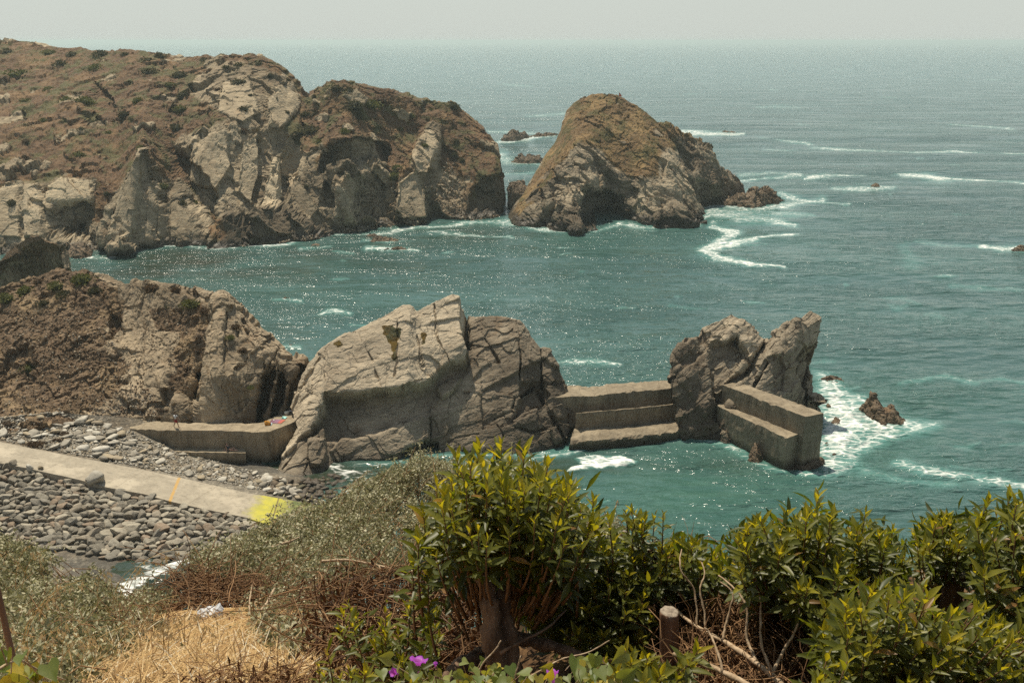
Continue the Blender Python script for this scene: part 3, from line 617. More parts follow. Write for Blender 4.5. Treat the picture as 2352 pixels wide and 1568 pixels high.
# big pale slab rock between walkway and left pier
BC = [(632,1092,632,1088,101.5),(650,1098,648,1052,102.6),(670,1100,670,1020,103.5),(695,1098,690,985,104.7),(712,1096,706,957,106),(722,1094,668,940,107.6),(735,1090,690,892,109),(760,1078,712,850,110.5),(790,1064,760,812,112),(830,1061,830,777,114),(870,1060,880,750,115),(900,1058,930,722,116),(930,1056,946,723,116),
 (960,1050,960,737,116),(1000,1042,1000,715,117),(1030,1038,1040,697,118),(1060,1038,1056,701,118),(1090,1040,1068,727,117.5),(1120,1042,1100,729,117),(1150,1044,1150,730,117),(1180,1045,1188,736,116.5),(1220,1040,1212,762,116),(1250,1033,1238,800,115),(1272,1030,1264,801,114.5),(1290,1027,1288,850,113.5),(1306,1016,1303,884,113),(1318,1000,1318,925,112)]
cols = []
for bx, by, sx, sy, sY in BC:
    B = g(bx, by, -.2); S = p(sx, sy, sY)
    c = [B]
    for f, e in ((.33, .27), (.66, .60)):
        mm = B*(1-f)+S*f; q = proj(mm); c.append(p(q[0], q[1], B[1]+(S[1]-B[1])*e))
    cols.append(c+[S])
R = resample(cols, 520, [85, 85, 85], back=7, smooth=3)
Nb = np.array([0, -.64, .77])
SLAB = [(655,975),(700,860),(760,800),(830,760),(930,700),(945,705),(960,720),(1040,680),(1066,700),(1064,790),(1078,826),(1068,842),(1040,850),(1015,862),(1005,880),(965,902),(945,898),(925,908),(850,916),(790,922),(752,922),(747,945),(735,975),(712,1000),(690,1015),(665,1045),(655,1060),(640,1050)]
vx, vy = proj(R); VX0, VY0 = vx, vy
dS = sdist(vx, vy, SLAB)+2.6*fbm(R/[1.1, 1.1, .8], 3, 60)+3*(facet(R/1.6, 61)[0])
mS = sstep(-2.2, 2.2, dS)
R = R+(mS*2.0*np.interp(VX0, [640, 690, 745], [.15, .45, 1]))[..., None]*Nb
def cut(poly, depth, soft=2.0, rough=2.0, seed=0):
    global R
    d = sdist(VX0, VY0, poly)+rough*fbm(R/1.0, 3, seed+300); R = R+(sstep(-soft, soft, d)*depth)[..., None]*Nb
cut([(752,925),(860,918),(925,912),(965,905),(1005,885),(1040,852),(1078,828),(1076,850),(1050,880),(1000,930),(990,945),(930,972),(860,1000),(800,1010),(720,1020),(700,1012),(735,975)], -.65, 9, 2, 1)
cut([(925,1042),(930,1030),(985,1012),(1005,1015),(1008,1045),(930,1060)], -2.2, 2, 2, 2)
cut([(1005,890),(1030,872),(1064,868),(1040,905),(1015,915)], .8, 2, 2, 3)
cut([(1100,900),(1250,820),(1330,880),(1330,1000),(1290,1010),(1225,950),(1170,975),(1110,985)], -.55, 2, 3, 4)
cut([(1195,870),(1240,880),(1262,900),(1240,930),(1200,945),(1175,960),(1190,920)], -.9, 3, 3, 5)
cut([(1265,935),(1290,925),(1320,945),(1296,965),(1275,960)], .8, 2, 1, 6)
cut([(1262,985),(1285,968),(1318,975),(1305,1010),(1275,1025)], .8, 2, 1, 7)
cut([(1062,700),(1075,725),(1082,760),(1078,800),(1066,800),(1060,760)], -1.2, 2, 3, 8)
cut([(985,930),(988,1010),(991,1010),(992,930)], -1.0, 1.2, 1, 9)
cut([(1240,800),(1243,900),(1247,900),(1245,800)], -.8, 1.2, 1, 10)
cut([(630,1100),(650,1050),(700,1008),(745,985),(760,1020),(765,1075),(760,1110)], .35, 4, 3, 11)
cut([(712,1015),(745,990),(752,1050),(740,1080),(715,1075)], .9, 2, 2, 12)
cut([(665,960),(705,880),(740,840),(744,846),(708,900),(672,972)], -.35, 1.2, 1, 13)
cut([(930,1060),(860,1058),(780,1066),(760,1040),(790,1000),(860,985),(935,975),(985,955),(985,1010),(930,1030)], .4, 3, 3, 14)
def groove(line, depth=.8, w=1.6, seed=0):
    global R
    d, _ = ldist(VX0+3*fbm(R/1.1, 2, seed+350), VY0+3*fbm(R/1.1, 2, seed+351), np.array(line, float)); R = R-(sstep(w*1.6, w*.3, d)*depth*np.clip(.7+1.2*fbm(R/2, 2, seed+352), .15, 1.3))[..., None]*Nb
for k_, (ln_, dp_, ww_) in enumerate([([(1137,956),(1173,939),(1182,910),(1225,874),(1300,872)], 1.3, 2.4), ([(1141,969),(1157,995),(1150,1030)], .8, 1.8), ([(1014,1021),(1059,1001),(1100,996)], .7, 1.8), ([(1186,738),(1196,822),(1190,880)], .7, 1.5), ([(1238,887),(1262,940),(1300,1017)], 1.4, 2.2),
    ([(1089,728),(1116,778),(1144,829)], .55, 1.5), ([(755,815),(753,894)], .4, 1.4), ([(725,868),(673,926),(660,950)], .9, 2.0), ([(910,884),(920,809),(915,760)], .4, 1.2), ([(975,861),(959,790)], .4, 1.2), ([(1064,900),(1120,905),(1180,910)], .45, 1.3), ([(830,790),(860,850),(880,910)], .35, 1.2), ([(1240,800),(1246,880)], .9, 1.8), ([(1110,985),(1165,975),(1225,990),(1290,975)], .8, 1.8), ([(700,900),(735,930),(742,960)], .5, 1.5), ([(1000,720),(1005,790),(1035,850)], .35, 1.2), ([(650,1080),(690,1030),(735,1000)], .7, 1.8), ([(700,1090),(712,1040),(735,1010)], .6, 1.6)]): groove(ln_, dp_, ww_, k_*5)
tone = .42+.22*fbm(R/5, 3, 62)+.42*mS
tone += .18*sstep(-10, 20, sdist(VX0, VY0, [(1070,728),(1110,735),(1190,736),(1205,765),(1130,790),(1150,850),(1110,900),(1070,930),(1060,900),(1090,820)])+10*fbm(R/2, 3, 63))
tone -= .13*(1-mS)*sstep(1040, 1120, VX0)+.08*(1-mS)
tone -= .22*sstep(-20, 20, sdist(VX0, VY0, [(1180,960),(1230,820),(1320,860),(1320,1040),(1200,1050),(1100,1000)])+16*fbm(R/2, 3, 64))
tone -= .16*sstep(40, 0, np.abs(dS))*(1-mS)  # darker band just outside the slab edge: overhang shade put into the tone
dLich = sdist(VX0, VY0, [(880,770),(905,768),(925,775),(920,800),(912,850),(905,850),(902,815),(885,790)])
dL2 = sdist(VX0, VY0, [(970,785),(982,788),(980,810),(972,812)])
lich = np.maximum(sstep(-3, 4, dLich+7*fbm(R/.6, 3, 65)), sstep(-3, 3, dL2+4*fbm(R/.6, 3, 66)))
lich = np.maximum(lich, .9*sstep(-3, 3, sdist(VX0, VY0, [(772,812),(785,805),(792,815),(782,825)])+4*fbm(R/.6, 3, 67)))
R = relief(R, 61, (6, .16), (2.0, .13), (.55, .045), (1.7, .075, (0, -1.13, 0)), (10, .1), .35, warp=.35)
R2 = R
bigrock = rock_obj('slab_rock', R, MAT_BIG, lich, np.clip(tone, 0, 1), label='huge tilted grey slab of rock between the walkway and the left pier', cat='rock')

# right rock with two horns
def custom(name, C, nu, segs, seed, mat, back, ops=(), rel=None, tone0=.45, tones=(), lean=((.33, .2), (.66, .55)), zb=-.2, vegf=None, smooth=2, **kw):
    cols = []
    for bx, by, sx, sy, sY in C:
        B = g(bx, by, zb); S = p(sx, sy, sY); c = [B]
        for f, e in lean:
            mm = B*(1-f)+S*f; q = proj(mm); c.append(p(q[0], q[1], B[1]+(S[1]-B[1])*e))
        cols.append(c+[S])
    R = resample(cols, nu, segs, back=back, smooth=smooth)
    vx, vy = proj(R)
    for k, (poly, dep, soft, rough) in enumerate(ops):
        d = sdist(vx, vy, poly)+rough*fbm(R/1.0, 3, seed+k+300); R = R+(sstep(-soft, soft, d)*dep)[..., None]*np.array([0, -.75, .55])
    tone = tone0+.3*fbm(R/4, 3, seed+9)
    for poly, a, s in tones: tone = tone+a*sstep(-s, s, sdist(vx, vy, poly)+s*fbm(R/2, 3, seed+10))
    veg = None if vegf is None else vegf(R, vx, vy)
    R = relief(R, seed, **(rel or {}))
    return rock_obj(name, R, mat, veg, np.clip(tone, 0, 1), **kw), R
HC2 = [(1566,1008,1541,870,112.5),(1572,1012,1545,824,113.5),(1582,1014,1560,800,114.5),(1594,1016,1573,775,115.5),(1604,1016,1604,775,116.5),(1614,1016,1612,757,117.5),(1626,1015,1648,741,118),(1638,1014,1679,722,118.5),(1650,1016,1702,737,118),(1660,1020,1732,750,117.5),
 (1672,1020,1752,782,117),(1690,1018,1772,783,116.5),(1715,1012,1790,765,116.5),(1740,1006,1805,747,116.5),(1765,1000,1828,742,116.5),(1790,994,1842,732,116.5),(1810,988,1862,715,117),(1830,980,1881,738,116.5),(1845,972,1876,785,116),(1858,965,1866,815,115.5),(1866,958,1872,850,115),(1872,950,1866,878,114),(1878,942,1882,905,113),(1882,938,1884,925,112)]
horn, RH = custom('horned_rock', HC2, 360, [70, 70, 80], 71, MAT_DARK if False else MAT_BIG, 6,
 ops=[([(1630,790),(1648,785),(1665,790),(1687,775),(1712,825),(1700,842),(1672,870),(1645,895),(1630,850)], -.9, 1.6, 1.5), ([(1686,778),(1692,774),(1722,828),(1712,832)], -1.3, 1.2, 1), ([(1640,908),(1680,868),(1720,835),(1752,785),(1764,790),(1730,850),(1690,890),(1650,915)], -1.6, 3, 3),
      ([(1608,757),(1650,735),(1680,715),(1710,735),(1755,782),(1722,826),(1690,770),(1660,788),(1625,795)], .7, 2, 3), ([(1560,800),(1600,770),(1625,800),(1640,900),(1620,960),(1580,900),(1550,850)], .5, 6, 8), ([(1828,820),(1850,800),(1872,790),(1872,840),(1880,910),(1862,925),(1845,880)], -2.4, 4, 4), ([(1720,900),(1752,845),(1762,828),(1768,832),(1740,880),(1728,905)], -1.0, 1.5, 2), ([(1640,960),(1645,915),(1675,900),(1655,980)], -1.2, 3, 3),
      ([(1790,790),(1830,735),(1835,760),(1815,810),(1780,830)], .6, 2, 3)],
 rel=dict(big=(4.0, .42), med=(1.4, .22), fine=(.5, .05), st=(1.2, .26, (0, -.9, .2)), low=(9, .05), squash=.45, warp=.5), smooth=1, tone0=.25,
 tones=[([(1608,757),(1650,735),(1680,715),(1735,750),(1760,790),(1720,830),(1690,770),(1660,788),(1625,795)], .3, 6), ([(1840,735),(1862,715),(1882,740),(1872,800),(1845,800)], .2, 6), ([(1540,1020),(1540,930),(1600,900),(1700,930),(1700,1030)], -.25, 14), ([(1540,870),(1560,800),(1600,790),(1620,860),(1600,960)], -.12, 10), ([(1760,950),(1800,860),(1860,870),(1885,940)], -.1, 10)],
 label='craggy brown rock with two horned peaks joining the two piers', cat='rock')

# hill on the near left, above the walkway
MC = [(-260,1060,5.5,[(900,112),(800,118)],700,127),(-150,1040,5.5,[(900,112),(800,118)],692,127),(0,1006,5.2,[(890,111),(790,117)],668,127),(60,990,5.2,[(885,111),(780,117)],643,128),(130,975,5,[(880,111),(770,117)],623,128),(200,966,4.6,[(880,110.5),(770,117)],627,127),(262,961,4.2,[(880,110.5),(780,116.5)],645,125),
 (335,963,3.9,[(880,110.5),(790,116)],655,123),(400,968,3.5,[(880,109.5),(790,114.5)],656,121.5),(450,970,3.5,[(880,108.5),(790,113)],668,120),(500,971,3.5,[(870,107.8),(770,112)],680,117.5),(512,971,3.5,[(870,107.8),(775,111.5)],684,116.5),(530,972,3.5,[(870,107.7),(780,111.2)],706,115.5),(560,972,3.5,[(880,107.7),(800,110.5)],723,115),(610,972,3.5,[(880,107.8),(820,109.8)],762,113.5),(640,970,3.5,[(890,108.2),(840,109.8)],791,112.5),(672,965,3.5,[(890,108.8),(850,110)],822,112),(702,955,3.5,[(890,109.4),(860,110.4)],825,112),(710,945,3.5,[(900,109.6),(872,110.6)],850,112)]
cols = []
for a, b, z, mm, sy, sY in MC:
    bx = a if a < 600 else {610: 600, 640: 622, 672: 640, 702: 655, 710: 664}[a]
    cols.append([g(bx, b, z-.4)]+[p(a, q, y) for q, y in mm]+[p(a, sy, sY)])
R = resample(cols, 480, [70, 70, 90], back=12, backz=-4, smooth=2)
vx, vy = proj(R); VX0, VY0 = vx, vy
Nb = np.array([.1, -.85, .5])
cut([(428,975),(440,900),(452,850),(468,830),(476,860),(470,920),(455,975)], -1.8, 3, 4, 31)
cut([(478,975),(476,840),(482,760),(500,690),(520,690),(512,800),(520,975)], .9, 3, 3, 32)
cut([(522,975),(512,800),(516,700),(560,715),(640,790),(640,850),(600,870),(580,975)], .3, 4, 3, 33)
cut([(578,975),(590,900),(612,850),(630,840),(622,900),(605,975)], -2.6, 3, 4, 34)
cut([(612,975),(630,900),(650,850),(660,860),(648,920),(635,975)], -2.6, 3, 4, 35)
cut([(660,940),(668,880),(690,835),(702,840),(700,880),(680,930)], -1.6, 3, 4, 36)
cut([(250,780),(255,720),(275,730),(290,760),(275,800),(258,790)], -1.3, 3, 4, 37)
cut([(410,790),(430,700),(470,690),(480,760),(450,800)], .5, 4, 4, 38)
cut([(50,980),(60,955),(110,960),(130,985),(100,1000)], .9, 6, 6, 39)
cut([(0,820),(60,790),(90,830),(60,880),(0,900)], -1.4, 8, 8, 40)
cut([(330,985),(350,940),(420,925),(440,955),(410,985)], .8, 5, 5, 41)
for k_, (ln_, dp_, ww_) in enumerate([([(522,690),(517,780),(508,975)], 1.1, 2.2), ([(476,970),(478,840),(498,705)], 1.0, 2.2), ([(438,965),(450,860)], 1.0, 2.4), ([(580,970),(612,850),(640,800)], .9, 2.2), ([(548,970),(556,850),(545,740)], .5, 1.6), ([(535,900),(600,860)], .5, 1.5), ([(525,940),(590,905)], .5, 1.5), ([(410,960),(425,880),(440,800)], .6, 1.8), ([(385,700),(395,780),(380,860)], .5, 1.8), ([(640,850),(690,835)], .6, 1.6), ([(560,735),(600,800),(610,850)], .5, 1.6)]): groove(ln_, dp_, ww_, 200+k_*5)
Rn = fbm(R/3, 4, 81)
veg = sstep(30, -30, (vx-np.interp(vy, [640, 700, 800, 900, 960, 1000], [230, 300, 210, 330, 190, 150]))+90*Rn)
veg = np.maximum(veg, .85*sstep(-8, 10, sdist(vx, vy, [(410,790),(400,720),(440,690),(485,740),(470,860),(440,930),(390,900)])+18*Rn))
veg = np.maximum(veg, .7*sstep(-6, 8, sdist(vx, vy, [(330,700),(480,690),(500,780),(350,780)])+16*Rn-10))
veg *= 1-.9*sstep(-10, 14, sdist(vx, vy, [(150,990),(180,950),(300,945),(420,930),(440,975),(300,975)]))
tone = .52+.25*fbm(R/5, 3, 82)
for poly, a, s in [([(215,800),(240,700),(330,690),(400,700),(380,800),(300,850),(250,830)], .12, 20), ([(478,975),(476,840),(500,690),(520,690),(520,975)], .12, 4), ([(520,975),(516,710),(640,790),(600,975)], -.02, 8), ([(560,975),(600,870),(660,830),(715,830),(715,960)], -.3, 10), ([(280,870),(330,850),(345,950),(290,930)], .15, 14)]:
    tone = tone+a*sstep(-s, s, sdist(vx, vy, poly)+s*fbm(R/2, 3, 83))
Ra = relief(R, 85, (5.5, .7), (1.9, .26), (.55, .07), (2.0, .6, (0, .30, .35)), (12, .7), .28)
Rb = relief(R, 86, (4.5, .42), (1.3, .30), (.45, .13), (3, .0, (0, .3, 0)), (9, .8), .8)
k_ = (veg*.85)[..., None]; HILL = Ra*(1-k_)+Rb*k_
HILLV = proj(HILL)
hill = rock_obj('near_hill', HILL, MAT_MID, veg, np.clip(tone, 0, 1), label='crumbling brown hill with grey rock slabs behind the concrete walkway', kind='structure')
def on_hill(x, y):
    d = (HILLV[0][:225]-x)**2+(HILLV[1][:225]-y)**2; i = np.unravel_index(np.argmin(d), d.shape); return HILL[i]
# pinnacle behind it at the left edge
PC = [(-260,760,-260,600,156),(-120,750,-120,600,157),(-40,740,-40,620,158),(0,735,0,600,159),(30,730,28,578,160),(55,720,52,562,160.5),(78,715,72,549,161),(105,705,92,547,161),(125,700,118,557,161),(140,695,143,562,160.5),(148,690,147,590,160),(149,680,149,612,159)]
def pveg(R, vx, vy): return sstep(14, -8, vy-np.interp(vx, [-260, 0, 30, 60, 90, 145], [640, 625, 596, 578, 572, 574])+18*fbm(R/3, 3, 90))
pin, RP = custom('rock_outcrop', PC, 200, [40, 40, 50], 91, MAT_MID, 6, ops=[([(146,690),(132,560),(142,555),(160,690)], -1.5, 4, 2)], rel=dict(big=(4, .5), med=(1.6, .28), fine=(.5, .1), st=(1, .3, (0, .3, .2)), low=(9, .5), squash=.4), tone0=.5, zb=-1, vegf=pveg,
 label='steep grey pinnacle with grassy cap rising behind the near left hill', cat='rock')
# ---------- shore: ground between the hill and the foreground cliff ----------
tv = [-300, 0, 133, 308, 413, 551, 640, 700, 783, 900]
def row(pts): return [g(v, a, z) if not (isinstance(z, tuple)) else p(v, a, z[0]) for v, (a, z) in zip(tv, pts)]
hb0 = row([(1000,6.5),(960,6),(945,5.5),(960,4.3),(990,(106,)),(1030,(106,)),(1050,(106,)),(1062,-1),(1070,-2),(1080,-3)])
hb = row([(1010,6.2),(985,5.3),(962,4.7),(984,(103.6,)),(1033,(102.7,)),(1066,(101.6,)),(1090,.9),(1096,.4),(1098,-.4),(1105,-2)])
ru = row([(965,6.9),(1014,4.9),(1041,4.0),(1074,2.8),(1097,2.1),(1128,1.2),(1143,.6),(1154,.2),(1171,-.4),(1190,-1.4)])
rl = row([(1010,6.9),(1063,4.85),(1090,3.95),(1129,2.75),(1154,2.05),(1185,1.1),(1210,.5),(1225,.1),(1240,-.5),(1260,-1.4)])
wb = row([(1190,.9),(1238,.7),(1258,.5),(1281,.25),(1292,.0),(1275,.0),(1250,-.3),(1245,-.4),(1260,-.8),(1290,-1.6)])
b1 = row([(1330,.5),(1330,.5),(1330,.6),(1330,.12),(1335,-.3),(1330,-.3),(1330,-.5),(1330,-.8),(1330,-1.2),(1340,-2)])
b2 = row([(1600,1.5),(1560,1.0),(1560,.8),(1540,.5),(1540,.0),(1540,-.3),(1540,-.8),(1540,-1),(1540,-1.4),(1540,-2)])
cols = [list(c) for c in zip(b2, b1, wb, rl, ru, hb, hb0)]
TG = resample(cols, 460, [25, 40, 70, 40, 80, 20], under=False, smooth=1)
Tb = TG.copy(); TG = TG+np.array([0, 0, 1.0])*(.10*fbm(TG/1.5, 4, 101)+.13*fbm(TG/5, 2, 102)-.05)[..., None]
m = M('shore_ground'); n = m.noise(.8, 6, .65); n3 = m.noise(6, 4, .7)
c = m.mix(m.rng(n, .35, .65), (.20, .175, .135), (.36, .32, .25))
c = m.mix(m.rng(m.noise(.2, 3), .45, .6, 0, .6), c, (.20, .15, .095)); c = m.mix(m.rng(n3, .4, .7, 0, .6), c, (.115, .10, .075))
pv = m.voro(2.6); c = m.mix(m.rng(pv, .2, .6, 0, .5), c, (.07, .062, .05)); zl = m.xyz()[2]
c = m.mix(m.rng(m.math('ADD', zl, m.math('MULTIPLY', n, 1.0)), 1.25, .7, 0, .8), c, (.055, .052, .045))
c = m.mix(m.rng(m.noise(.12, 4), .62, .72, 0, .5), c, (.10, .11, .04))
h = m.math('ADD', m.math('MULTIPLY', m.voro(3.5), .8), n3)
SHORE = m.done(m.bsdf(c, .9, .2, m.bump(h, .1)))
nr, nc = TG.shape[:2]
shore = mesh_np('shore_ground', TG, quads=grid_quads(nr, nc), mat=SHORE); tag(shore, kind='structure', label='grey gravel and soil of the small beach')

def concrete(name, base, warm=1.0, algae=False, streak=.6, dark=(.10, .078, .052)):
    m = M(name); P = m.pos(); n = m.noise(.9, 6, .65); c = m.mix(m.rng(n, .3, .7), tuple(x*.78 for x in base), base)
    c = m.mix(m.rng(m.noise(9, 4, .7), .45, .7, 0, .4), c, tuple(x*.62 for x in base))
    s = m.noise(1.0, 5, .6, m.map(P, (1.3, 1.3, .16)), .8); c = m.mix(m.rng(s, .42, .7, 0, streak), c, dark)
    c = m.mix(m.rng(m.noise(.35, 4, .6), .5, .65, 0, .5), c, tuple(x*1.35 for x in base)); c = m.mix(m.rng(m.noise(1.7, 5, .7), .52, .66, 0, .55), c, tuple(x*.5 for x in base))
    h = m.math('ADD', n, m.math('MULTIPLY', m.noise(12, 4, .7), .35))
    z = m.xyz()[2]
    if not algae:
        for ax_, per_ in ((2, 1.15), (0, 3.3)):
            fr_ = m.math('ABSOLUTE', m.math('SUBTRACT', m.math('FRACT', m.math('DIVIDE', m.math('ADD', m.xyz()[ax_], m.math('MULTIPLY', m.noise(.7, 3), .12)), per_)), .5))
            ln_ = m.math('MULTIPLY', m.rng(fr_, .030/per_, .008/per_), m.rng(m.noise(.6, 3), .38, .56, .15, .8)); c = m.mix(ln_, c, tuple(x*.35 for x in base)); h = m.math('SUBTRACT', h, m.math('MULTIPLY', ln_, .8)); wet = m.rng(m.math('ADD', z, m.math('MULTIPLY', m.noise(.8, 4), -1.0)), .65, -.4)
    if not algae: c = m.mix(m.math('MULTIPLY', wet, .85), c, (.03, .026, .016))
    return m, c, h
m, c, h = concrete('pier_concrete', (.255, .21, .145), streak=.65); MAT_PIER = m.done(m.bsdf(c, .9, .2, m.bump(h, .02)))
m, c, h = concrete('walkway_concrete', (.31, .255, .175), streak=.6); MAT_WALK = m.done(m.bsdf(c, .9, .2, m.bump(h, .015)))
m, c, h = concrete('ramp_concrete', (.36, .315, .24), algae=True, streak=.15)
# stripes, joints and algae of the slipway live in the ramp's own coordinates
ua = m.attr('along'); va = m.attr('across'); jn = m.math('ABSOLUTE', m.math('SUBTRACT', m.math('FRACT', m.math('MULTIPLY', m.math('ADD', ua, m.math('MULTIPLY', va, -.05)), 6.0)), .5))
c = m.mix(m.rng(jn, .006, .002, 0, .5), c, (.15, .12, .085))
op = m.math('ABSOLUTE', m.math('SUBTRACT', m.math('ADD', ua, m.math('MULTIPLY', va, .0)), .712))
c = m.mix(m.math('MULTIPLY', m.rng(op, .0042, .0022), m.rng(m.noise(3, 3), .32, .42)), c, (.42, .27, .10))
al = m.math('ADD', ua, m.math('MULTIPLY', m.noise(.6, 5, .65), .10))
c = m.mix(m.rng(al, .925, .965, 0, .92), c, m.mix(m.rng(m.noise(1.1, 5), .4, .6), (.36, .34, .06), (.44, .40, .05)))
c = m.mix(m.rng(al, .985, 1.03), c, m.mix(m.rng(m.noise(1.5, 5), .4, .6), (.11, .13, .05), (.21, .21, .08)))
ck = m.math('ABSOLUTE', m.math('SUBTRACT', m.math('ADD', ua, m.math('MULTIPLY', va, .004)), .944)); c = m.mix(m.rng(ck, .0022, .001, 0, .8), c, (.12, .085, .05))
MAT_RAMP = m.done(m.bsdf(c, .9, .2, m.bump(h, .012)))

def extrude_poly(name, top, zb, mat, rows=10, cols=60, rough=.07, seed=0, parent=None, chip=.12, zf=None):
    """concrete block: left chain and right chain of the top polygon given as two polylines (back edge, front edge) of world points"""
    bk, fr = [np.array(q, float) for q in top]
    def rs(q, n):
        d = np.concatenate([[0], np.cumsum(np.linalg.norm(np.diff(q, axis=0), axis=1))]); d /= d[-1]; u = np.linspace(0, 1, n)
        return np.stack([np.interp(u, d, q[:, k]) for k in range(3)], -1)
    bk, fr = rs(bk, cols), rs(fr, cols); f = np.linspace(0, 1, rows)[:, None, None]
    top = fr[None]*(1-f)+bk[None]*f
    nz = 12; zz = np.linspace(1, 0, nz)[:, None, None]
    def wall(e, n=nz):
        b = e.copy(); b[:, 2] = zb; return b[None]*(1-zz)+e[None]*zz
    wf = wall(fr)[::-1]; wbk = wall(bk)[1:]
    R = np.concatenate([wf[:-1], top, wbk])           # front foot -> top -> back foot
    en = []
    for c in (0, -1):
        en.append(R[:, c])
    R = np.concatenate([R[:, :1], R, R[:, -1:]], axis=1)
    cen0, cen1 = R[:, 0].mean(0), R[:, -1].mean(0)
    # end caps: collapse with several rings so they stay crisp
    for c, cen in ((0, cen0), (-1, cen1)):
        R[:, c] = R[:, c]*.0+np.array([*(top[:, 0 if c == 0 else -1].mean(0)[:2]), 0]); R[:, c, 2] = np.clip(R[:, 1 if c == 0 else -2, 2]*.98, zb, None)
    D = np.stack([fbm(R/.9, 3, seed+k) for k in range(3)], -1)*rough
    ed = np.zeros(R.shape[:2]); ed[nz-1] = 1; ed[nz-2+rows] = 1
    D[..., 2] -= ed*chip*2.2*np.clip(fbm(R/1.0, 4, seed+7)-.05, 0, 1); D[..., 1] += ed*chip*1.2*np.clip(fbm(R/.9, 3, seed+9), 0, 1); R = R+D
    o = mesh_np(name, R, quads=grid_quads(*R.shape[:2]), mat=mat, smooth=False)
    if parent is not None: adopt(o, parent)
    return o
# walkway with its sunbathing bench
wk = empty('walkway', g(500, 985, 0), label='raised concrete walkway with a bent arm running from the hill to the slab rock', cat='walkway')
zt = 3.7
extrude_poly('deck', ([g(300,968,zt),g(330,966,zt),g(422,970,zt),g(500,971,zt),g(590,972,zt),g(606,969,zt),g(628,958,zt),g(648,948,zt),g(672,938,zt)], [g(298,985,zt),g(340,986,zt),g(420,988,zt),g(500,989,zt),g(575,991,zt),g(620,990.5,zt),g(650,979,zt),g(680,967,zt),g(712,954,zt)]), -1.5, MAT_WALK, 8, 110, .05, 5, wk)
zt2 = 1.55
extrude_poly('bench', ([g(360,1027,zt2),g(460,1028,zt2),g(563,1030,zt2)], [g(360,1036,zt2),g(460,1038.5,zt2),g(564,1039.5,zt2)]), -1.5, MAT_WALK, 4, 60, .04, 6, wk)
# slipway
rx = np.linspace(-300, 790, 150)
up = np.array([g(a, np.interp(a, [-300,0,133,333,433,567,700,783], [964,1014,1041,1079,1101,1131,1154,1170]), max(-.5, 5.0*(1-a/735))+.12) for a in rx])
lo = np.array([g(a, np.interp(a, [-300,0,60,180,247,333,393,467,567,627,700,800], [1011,1063,1074,1101,1119,1134,1151,1168,1188,1208,1222,1245]), max(-.5, 5.0*(1-a/735))+.12) for a in rx-22])
f = np.linspace(0, 1, 12)[:, None, None]; R = lo[None]*(1-f)+up[None]*f
R[..., 2] += .03*fbm(R/2, 3, 131)
sk = R[:1].copy(); sk[..., 2] -= .9; sk2 = R[-1:].copy(); sk2[..., 2] -= .5; RR = np.concatenate([sk, R, sk2])
al_ = np.clip((rx+300)/1000, 0, 1.1); AL = np.broadcast_to(al_, RR.shape[:2]); AC = np.broadcast_to(np.concatenate([[0], f[:, 0, 0], [1]])[:, None], RR.shape[:2])
ramp = mesh_np('slipway', RR, quads=grid_quads(*RR.shape[:2]), mat=MAT_RAMP, attrs={'along': AL, 'across': AC}, smooth=False)
tag(ramp, label='pale concrete slipway with orange stripe and yellow green algae at its foot', cat='slipway')

# ---------- stones ----------
def stone_mesh(seed, sub=3, cuts=9, flat=.62, lng=1.25, rough=.05):
    r = random.Random(seed); bm = bmesh.new(); bmesh.ops.create_icosphere(bm, subdivisions=sub, radius=1)
    V = np.array([v.co[:] for v in bm.verts]); F_ = np.array([[v.index for v in f.verts] for f in bm.faces]); bm.free()
    V = np.sign(V)*np.abs(V)**.62; V = V/np.abs(V).max()*.92
    V = V*np.array([lng, 1, flat])
    for _ in range(cuts):
        n = unit(np.array([r.gauss(0, 1), r.gauss(0, 1), r.gauss(0, .8)])); ext = np.linalg.norm(n*np.array([lng, 1, flat])); d = ext*r.uniform(.48, .82)
        s = V@n; over = np.maximum(s-d, 0); V = V-over[:, None]*n*.93
    V = V*(1+rough*fbm(V*1.7+seed, 3, seed))[:, None]+unit(V)*(rough*.6*fbm(V*5+seed, 2, seed+1))[:, None]
    return V, F_
STN = [stone_mesh(200+k, 3 if k < 10 else 2, 8+k % 4, .42+.05*(k % 6), 1.15+.1*(k % 5), .03) for k in range(14)]
SLB = [stone_mesh(300+k, 2, 8, .26+.03*(k % 4), 1.2+.1*(k % 4)) for k in range(10)]
SML = [stone_mesh(400+k, 1, 5, .5, 1.2) for k in range(8)]
def rot3(a, b, c):
    ca, sa, cb, sb, cc, sc = math.cos(a), math.sin(a), math.cos(b), math.sin(b), math.cos(c), math.sin(c)
    return np.array([[cc, -sc, 0], [sc, cc, 0], [0, 0, 1]])@np.array([[cb, 0, sb], [0, 1, 0], [-sb, 0, cb]])@np.array([[1, 0, 0], [0, ca, -sa], [0, sa, ca]])
